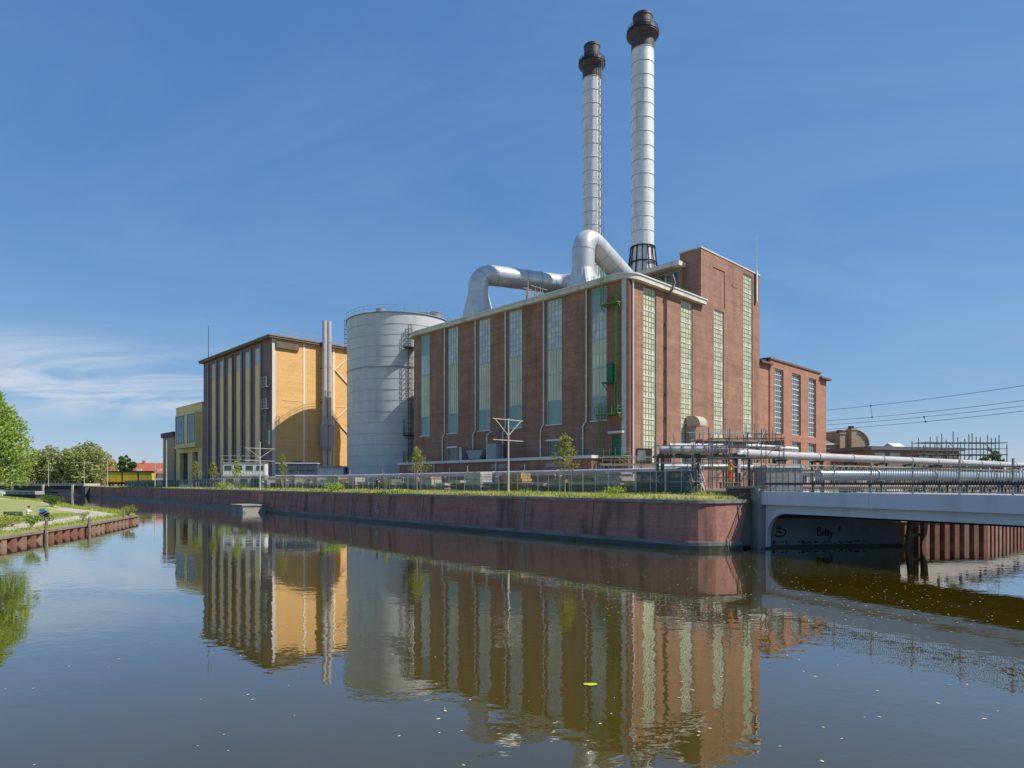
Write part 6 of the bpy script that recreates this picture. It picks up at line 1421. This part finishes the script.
# ------------------------------------------------------------------ people
def person(loc, rz, label, J, mats, hair=None, helmet=None, scale=1.0):
    """J: joint -> (pos, radius, material); bones listed below; one skinned body."""
    t = thing('person', loc, label, 'person', rz=rz); t.scale = (scale,)*3
    B = [('pelvis', 'belly'), ('belly', 'chest'), ('chest', 'neck'), ('neck', 'chin'), ('chin', 'face'), ('face', 'crown'), ('face', 'nose')]
    for s in 'lr': B += [('chest', 'sh'+s), ('sh'+s, 'el'+s), ('el'+s, 'wr'+s), ('wr'+s, 'pa'+s), ('pelvis', 'hip'+s), ('hip'+s, 'kn'+s), ('kn'+s, 'an'+s), ('an'+s, 'toe'+s)]
    J = {k: (Vector(v[0]), v[1], v[2]) for k, v in J.items()}
    f = (J['face'][0]-J['neck'][0]).normalized(); fw = J['look'][0].normalized() if 'look' in J else Vector((0, 1, 0))
    J['nose'] = (J['face'][0]+fw*0.105, 0.02, J['face'][2])
    for s in 'lr':
        w, p = J['wr'+s][0], J['pa'+s][0]; d = (p-w).normalized(); side = d.cross(Vector((0, 0.3, 1))).normalized()
        for i, (o, ln) in enumerate(((-0.03, 0.07), (-0.01, 0.085), (0.01, 0.08), (0.03, 0.06))):
            k = 'f%s%d' % (s, i); J[k] = (p+side*o+d*ln*0.55, 0.010, J['pa'+s][2]); J[k+'t'] = (p+side*o+d*ln+Vector((0, 0, -0.015)), 0.008, J['pa'+s][2]); B += [('pa'+s, k), (k, k+'t')]
        J['th'+s] = (w.lerp(p, 0.6)+side*0.055+d*0.03, 0.011, J['pa'+s][2]); B.append(('wr'+s, 'th'+s))
    J.pop('look', None)
    names = list(J); idx = {k: i for i, k in enumerate(names)}
    me = bpy.data.meshes.new('body'); me.from_pydata([J[k][0] for k in names], [(idx[a], idx[b]) for a, b in B], [])
    o = bpy.data.objects.new('body', me); COL.objects.link(o); md_ = o.modifiers.new('skin', 'SKIN'); md_.use_smooth_shade = True
    for i, k in enumerate(names):
        sv_ = me.skin_vertices[0].data[i]; r = J[k][1]; sv_.radius = r if isinstance(r, tuple) else (r, r); sv_.use_root = (k == 'pelvis')
    o.modifiers.new('sub', 'SUBSURF').levels = 1
    dg = bpy.context.evaluated_depsgraph_get(); dg.update(); nm = bpy.data.meshes.new_from_object(o.evaluated_get(dg)); bpy.data.objects.remove(o)
    nm.name = 'body'; nm.materials.clear()
    for m_ in mats: nm.materials.append(m_)
    for p in nm.polygons:
        c = p.center; best = (9e9, 0)
        for a, b in B:
            A_, B_ = J[a][0], J[b][0]; ab_ = B_-A_; u = max(0, min(1, (c-A_).dot(ab_)/max(1e-9, ab_.length_squared))); dd = (A_+ab_*u-c).length
            if dd < best[0]: best = (dd, J['chest'][2] if (a, b) == ('chest', 'neck') and u < 0.7 else J[b][2])
        p.material_index = best[1]; p.use_smooth = True
    o = bpy.data.objects.new('body', nm); COL.objects.link(o); o.parent = t
    fc, cr = J['face'][0], J['crown'][0]; up = (cr-fc).normalized()
    m = MB(); c = fc+up*0.045
    side = up.cross(fw).normalized(); fwd = side.cross(up).normalized()
    vs = []; fs = []; rad = 0.115 if helmet is None else 0.135
    for i in range(6):
        th_ = i/5*math.pi*0.5
        for k in range(12):
            a = k*math.pi/6; vs.append(c+up*math.sin(th_)*rad*1.05+(side*math.cos(a)+fwd*math.sin(a)*1.12)*math.cos(th_)*rad-fwd*0.012)
    for i in range(5):
        for k in range(12): fs.append((i*12+k, i*12+(k+1) % 12, (i+1)*12+(k+1) % 12, (i+1)*12+k))
    m.add(vs, fs, 0, True)
    if helmet is not None: b = c+fwd*0.12; m.hexa([b-side*0.09-up*0.01, b+side*0.09-up*0.01, b+side*0.07+fwd*0.06-up*0.01, b-side*0.07+fwd*0.06-up*0.01, b-side*0.09+up*0.012, b+side*0.09+up*0.012, b+side*0.07+fwd*0.06+up*0.008, b-side*0.07+fwd*0.06+up*0.008])
    m.build('helmet' if helmet is not None else 'hair', helmet or hair or HAIR, t)
    m = MB()
    for s_ in (-1, 1): e = fc+fwd*0.088+side*0.034*s_+up*0.025; m.hexa([e-side*0.012-up*0.006, e+side*0.012-up*0.006, e+side*0.012-up*0.006+fwd*0.012, e-side*0.012-up*0.006+fwd*0.012, e-side*0.012+up*0.006, e+side*0.012+up*0.006, e+side*0.012+up*0.006+fwd*0.012, e-side*0.012+up*0.006+fwd*0.012])
    m.build('eyes', BLACKC, t)
    return t
def stand(**kw):
    J = dict(pelvis=((0, 0, 0.96), (0.15, 0.11), 1), belly=((0, 0.01, 1.14), (0.145, 0.105), 0), chest=((0, 0, 1.34), (0.17, 0.115), 0), neck=((0, 0, 1.50), 0.058, 2), chin=((0, 0.02, 1.575), 0.07, 2), face=((0, 0.025, 1.655), 0.092, 2), crown=((0, 0.01, 1.75), 0.07, 2))
    for s, x in (('l', -1), ('r', 1)):
        J['sh'+s] = ((x*0.19, 0, 1.43), 0.068, 0); J['el'+s] = ((x*0.25, -0.02, 1.16), 0.05, 0); J['wr'+s] = ((x*0.27, 0.10, 0.94), 0.034, 0); J['pa'+s] = ((x*0.27, 0.13, 0.86), (0.04, 0.022), 2)
        J['hip'+s] = ((x*0.10, 0, 0.90), 0.095, 1); J['kn'+s] = ((x*0.12, 0.03, 0.50), 0.066, 1); J['an'+s] = ((x*0.12, 0, 0.085), 0.045, 1); J['toe'+s] = ((x*0.13, 0.16, 0.04), 0.04, 3)
    J.update(kw); return J
# standing worker in hi-vis, turned to the right, one arm held out
J = stand(elr=((0.30, 0.14, 1.24), 0.055, 4), wrr=((0.30, 0.40, 1.22), 0.038, 4), par=((0.30, 0.49, 1.22), (0.04, 0.022), 2), ell=((-0.24, 0.12, 1.18), 0.055, 4), wrl=((-0.12, 0.33, 1.14), 0.038, 4), pal=((-0.08, 0.41, 1.13), (0.04, 0.022), 2), shr=((0.19, 0, 1.43), 0.074, 4), shl=((-0.19, 0, 1.43), 0.074, 4))
person((18.15, 54.25, 5.13), R(-75), 'worker standing in orange hi-vis trousers and yellow-green vest', J, [HIVIS, HIVISO, SKIN, BLACKC, HIVISO], helmet=HIVISO)
# bending worker in navy
J = dict(pelvis=((0, -0.10, 0.86), (0.15, 0.12), 1), belly=((0, 0.08, 0.98), (0.145, 0.11), 0), chest=((0, 0.30, 1.02), (0.17, 0.12), 0), neck=((0, 0.44, 1.06), 0.058, 2), chin=((0, 0.51, 1.06), 0.07, 2), face=((0, 0.58, 1.07), 0.092, 2), crown=((0, 0.66, 1.13), 0.07, 2), look=((0, 0.55, -0.8), 0, 0))
for s, x in (('l', -1), ('r', 1)):
    J['sh'+s] = ((x*0.19, 0.34, 1.0), 0.068, 0); J['el'+s] = ((x*0.22, 0.40, 0.72), 0.05, 0); J['wr'+s] = ((x*0.17, 0.48, 0.48), 0.034, 2); J['pa'+s] = ((x*0.15, 0.50, 0.39), (0.04, 0.022), 2)
    J['hip'+s] = ((x*0.10, -0.08, 0.82), 0.095, 1); J['kn'+s] = ((x*0.15, 0.12+0.1*x, 0.46), 0.066, 1); J['an'+s] = ((x*0.15, -0.02+0.14*x, 0.085), 0.045, 1); J['toe'+s] = ((x*0.16, 0.14+0.14*x, 0.04), 0.04, 3)
person((15.15, 52.4, 3.99), R(80), 'worker bending down in a navy top and grey-green trousers on the verge', J, [NAVY, mat('grey_green_cloth', (0.42, 0.46, 0.20), 0.8), SKIN, BLACKC], scale=1.08, hair=mat('sandy_hair', (0.25, 0.15, 0.07), 0.7))
# runner on the verge
J = stand(ell=((-0.26, -0.16, 1.22), 0.05, 0), wrl=((-0.2, 0.06, 1.12), 0.036, 2), pal=((-0.19, 0.14, 1.15), (0.04, 0.022), 2), elr=((0.27, 0.10, 1.18), 0.05, 0), wrr=((0.2, 0.28, 1.3), 0.036, 2), par=((0.18, 0.34, 1.37), (0.04, 0.022), 2),
    knl=((-0.11, 0.30, 0.62), 0.066, 1), anl=((-0.11, 0.22, 0.22), 0.045, 2), toel=((-0.11, 0.38, 0.19), 0.04, 3), knr=((0.11, -0.06, 0.50), 0.066, 1), anr=((0.11, -0.26, 0.11), 0.045, 2), toer=((0.12, -0.10, 0.035), 0.04, 3))
person((-18.9, 91.2, 4.0), R(-60), 'runner in dark sports clothes jogging along the grass verge', J, [NAVY, BLACKC, SKIN, BLACKC])
# seated man on the bench
J = dict(pelvis=((0, 0, 0.56), (0.16, 0.13), 1), belly=((0, -0.03, 0.76), (0.15, 0.115), 0), chest=((0, 0.02, 0.97), (0.175, 0.12), 0), neck=((0, 0.06, 1.13), 0.058, 2), chin=((0, 0.10, 1.20), 0.07, 2), face=((0, 0.11, 1.28), 0.092, 2), crown=((0, 0.10, 1.375), 0.07, 2), look=((0, 1, -0.35), 0, 0))
for s, x in (('l', -1), ('r', 1)):
    J['sh'+s] = ((x*0.19, 0.03, 1.06), 0.07, 0); J['el'+s] = ((x*0.26, 0.20, 0.85), 0.052, 0); J['wr'+s] = ((x*0.14, 0.42, 0.80), 0.036, 2); J['pa'+s] = ((x*0.11, 0.50, 0.79), (0.04, 0.022), 2)
    J['hip'+s] = ((x*0.11, 0.05, 0.55), 0.1, 1); J['kn'+s] = ((x*0.14, 0.48, 0.52), 0.072, 1); J['an'+s] = ((x*0.14, 0.62, 0.10), 0.05, 1); J['toe'+s] = ((x*0.15, 0.80, 0.045), 0.045, 3)
person((-52.0, 70.0, 0.95), R(-78), 'man in a white shirt and pale jeans seated at the end of the bench', J, [CLOTHW, JEANS, SKIN, BLACKC], scale=1.16)
# bench: slats, back, legs; seen from behind, the man sits at its end
be = thing('park_bench', (-53.25, 70.1, 0.95), 'dark green slatted bench on the lawn beside the footpath', 'bench', rz=0.05)
for k in range(4): m = MB(); m.box(-1.15, 1.35, -0.22+k*0.14, -0.10+k*0.14, 0.44, 0.475); m.build('seat_slat', BENCHG, be)
for k in range(4): m = MB(); m.box(-1.15, 0.85, -0.31-k*0.02, -0.28-k*0.02, 0.55+k*0.13, 0.66+k*0.13); m.build('back_slat', BENCHG, be)
for x in (-1.0, 0.0, 1.2):
    m = MB(); m.bar((x, -0.2, 0), (x, -0.2, 0.44), 0.07); m.bar((x, 0.28, 0), (x, 0.28, 0.44), 0.07); m.bar((x, -0.22, 0.42), (x, 0.3, 0.42), 0.06)
    if x < 1: m.bar((x, -0.24, 0.44), (x, -0.36, 1.05), 0.06)
    m.build('leg_frame', DARKB, be)
pr = thing('pushchair', (-50.2, 70.0, 0.95), 'dark pushchair with a teal hood and large wheels beside the seated man', 'pushchair', rz=0.1)
m = MB(); m.extrude([(-0.05, -0.3, 0.95)]+[(0.42*math.cos(R(25+i*16))-0.05, -0.3, 0.95+0.42*math.sin(R(25+i*16))) for i in range(9)], (0, 0.6, 0)); m.build('hood', PRAMB, pr)
m = MB(); m.extrude([(-0.5, -0.27, 0.95), (-0.35, -0.27, 0.5), (0.15, -0.27, 0.45), (0.38, -0.27, 0.78), (0.36, -0.27, 0.95)], (0, 0.54, 0)); m.build('seat_shell', BLACKC, pr)
m = MB()
for y in (-0.29, 0.29): m.bar((-0.75, y, 1.12), (0.3, y, 0.35), 0.04); m.bar((0.3, y, 0.95), (-0.42, y, 0.3), 0.04)
m.bar((-0.75, -0.29, 1.12), (-0.75, 0.29, 1.12), 0.05); m.build('frame', GALV, pr)
for x, r in ((-0.42, 0.30), (0.45, 0.30)):
    for y in (-0.32, 0.32):
        w = MB(); ring_ = [(x+r*0.92*math.cos(k*math.pi/10), y, r+r*0.92*math.sin(k*math.pi/10)) for k in range(21)]; w.tube(ring_, 0.035, 6, caps=False)
        for k in range(5): w.bar((x, y, r), ring_[k*4], 0.018)
        w.build('wheel', RUBBER, pr)
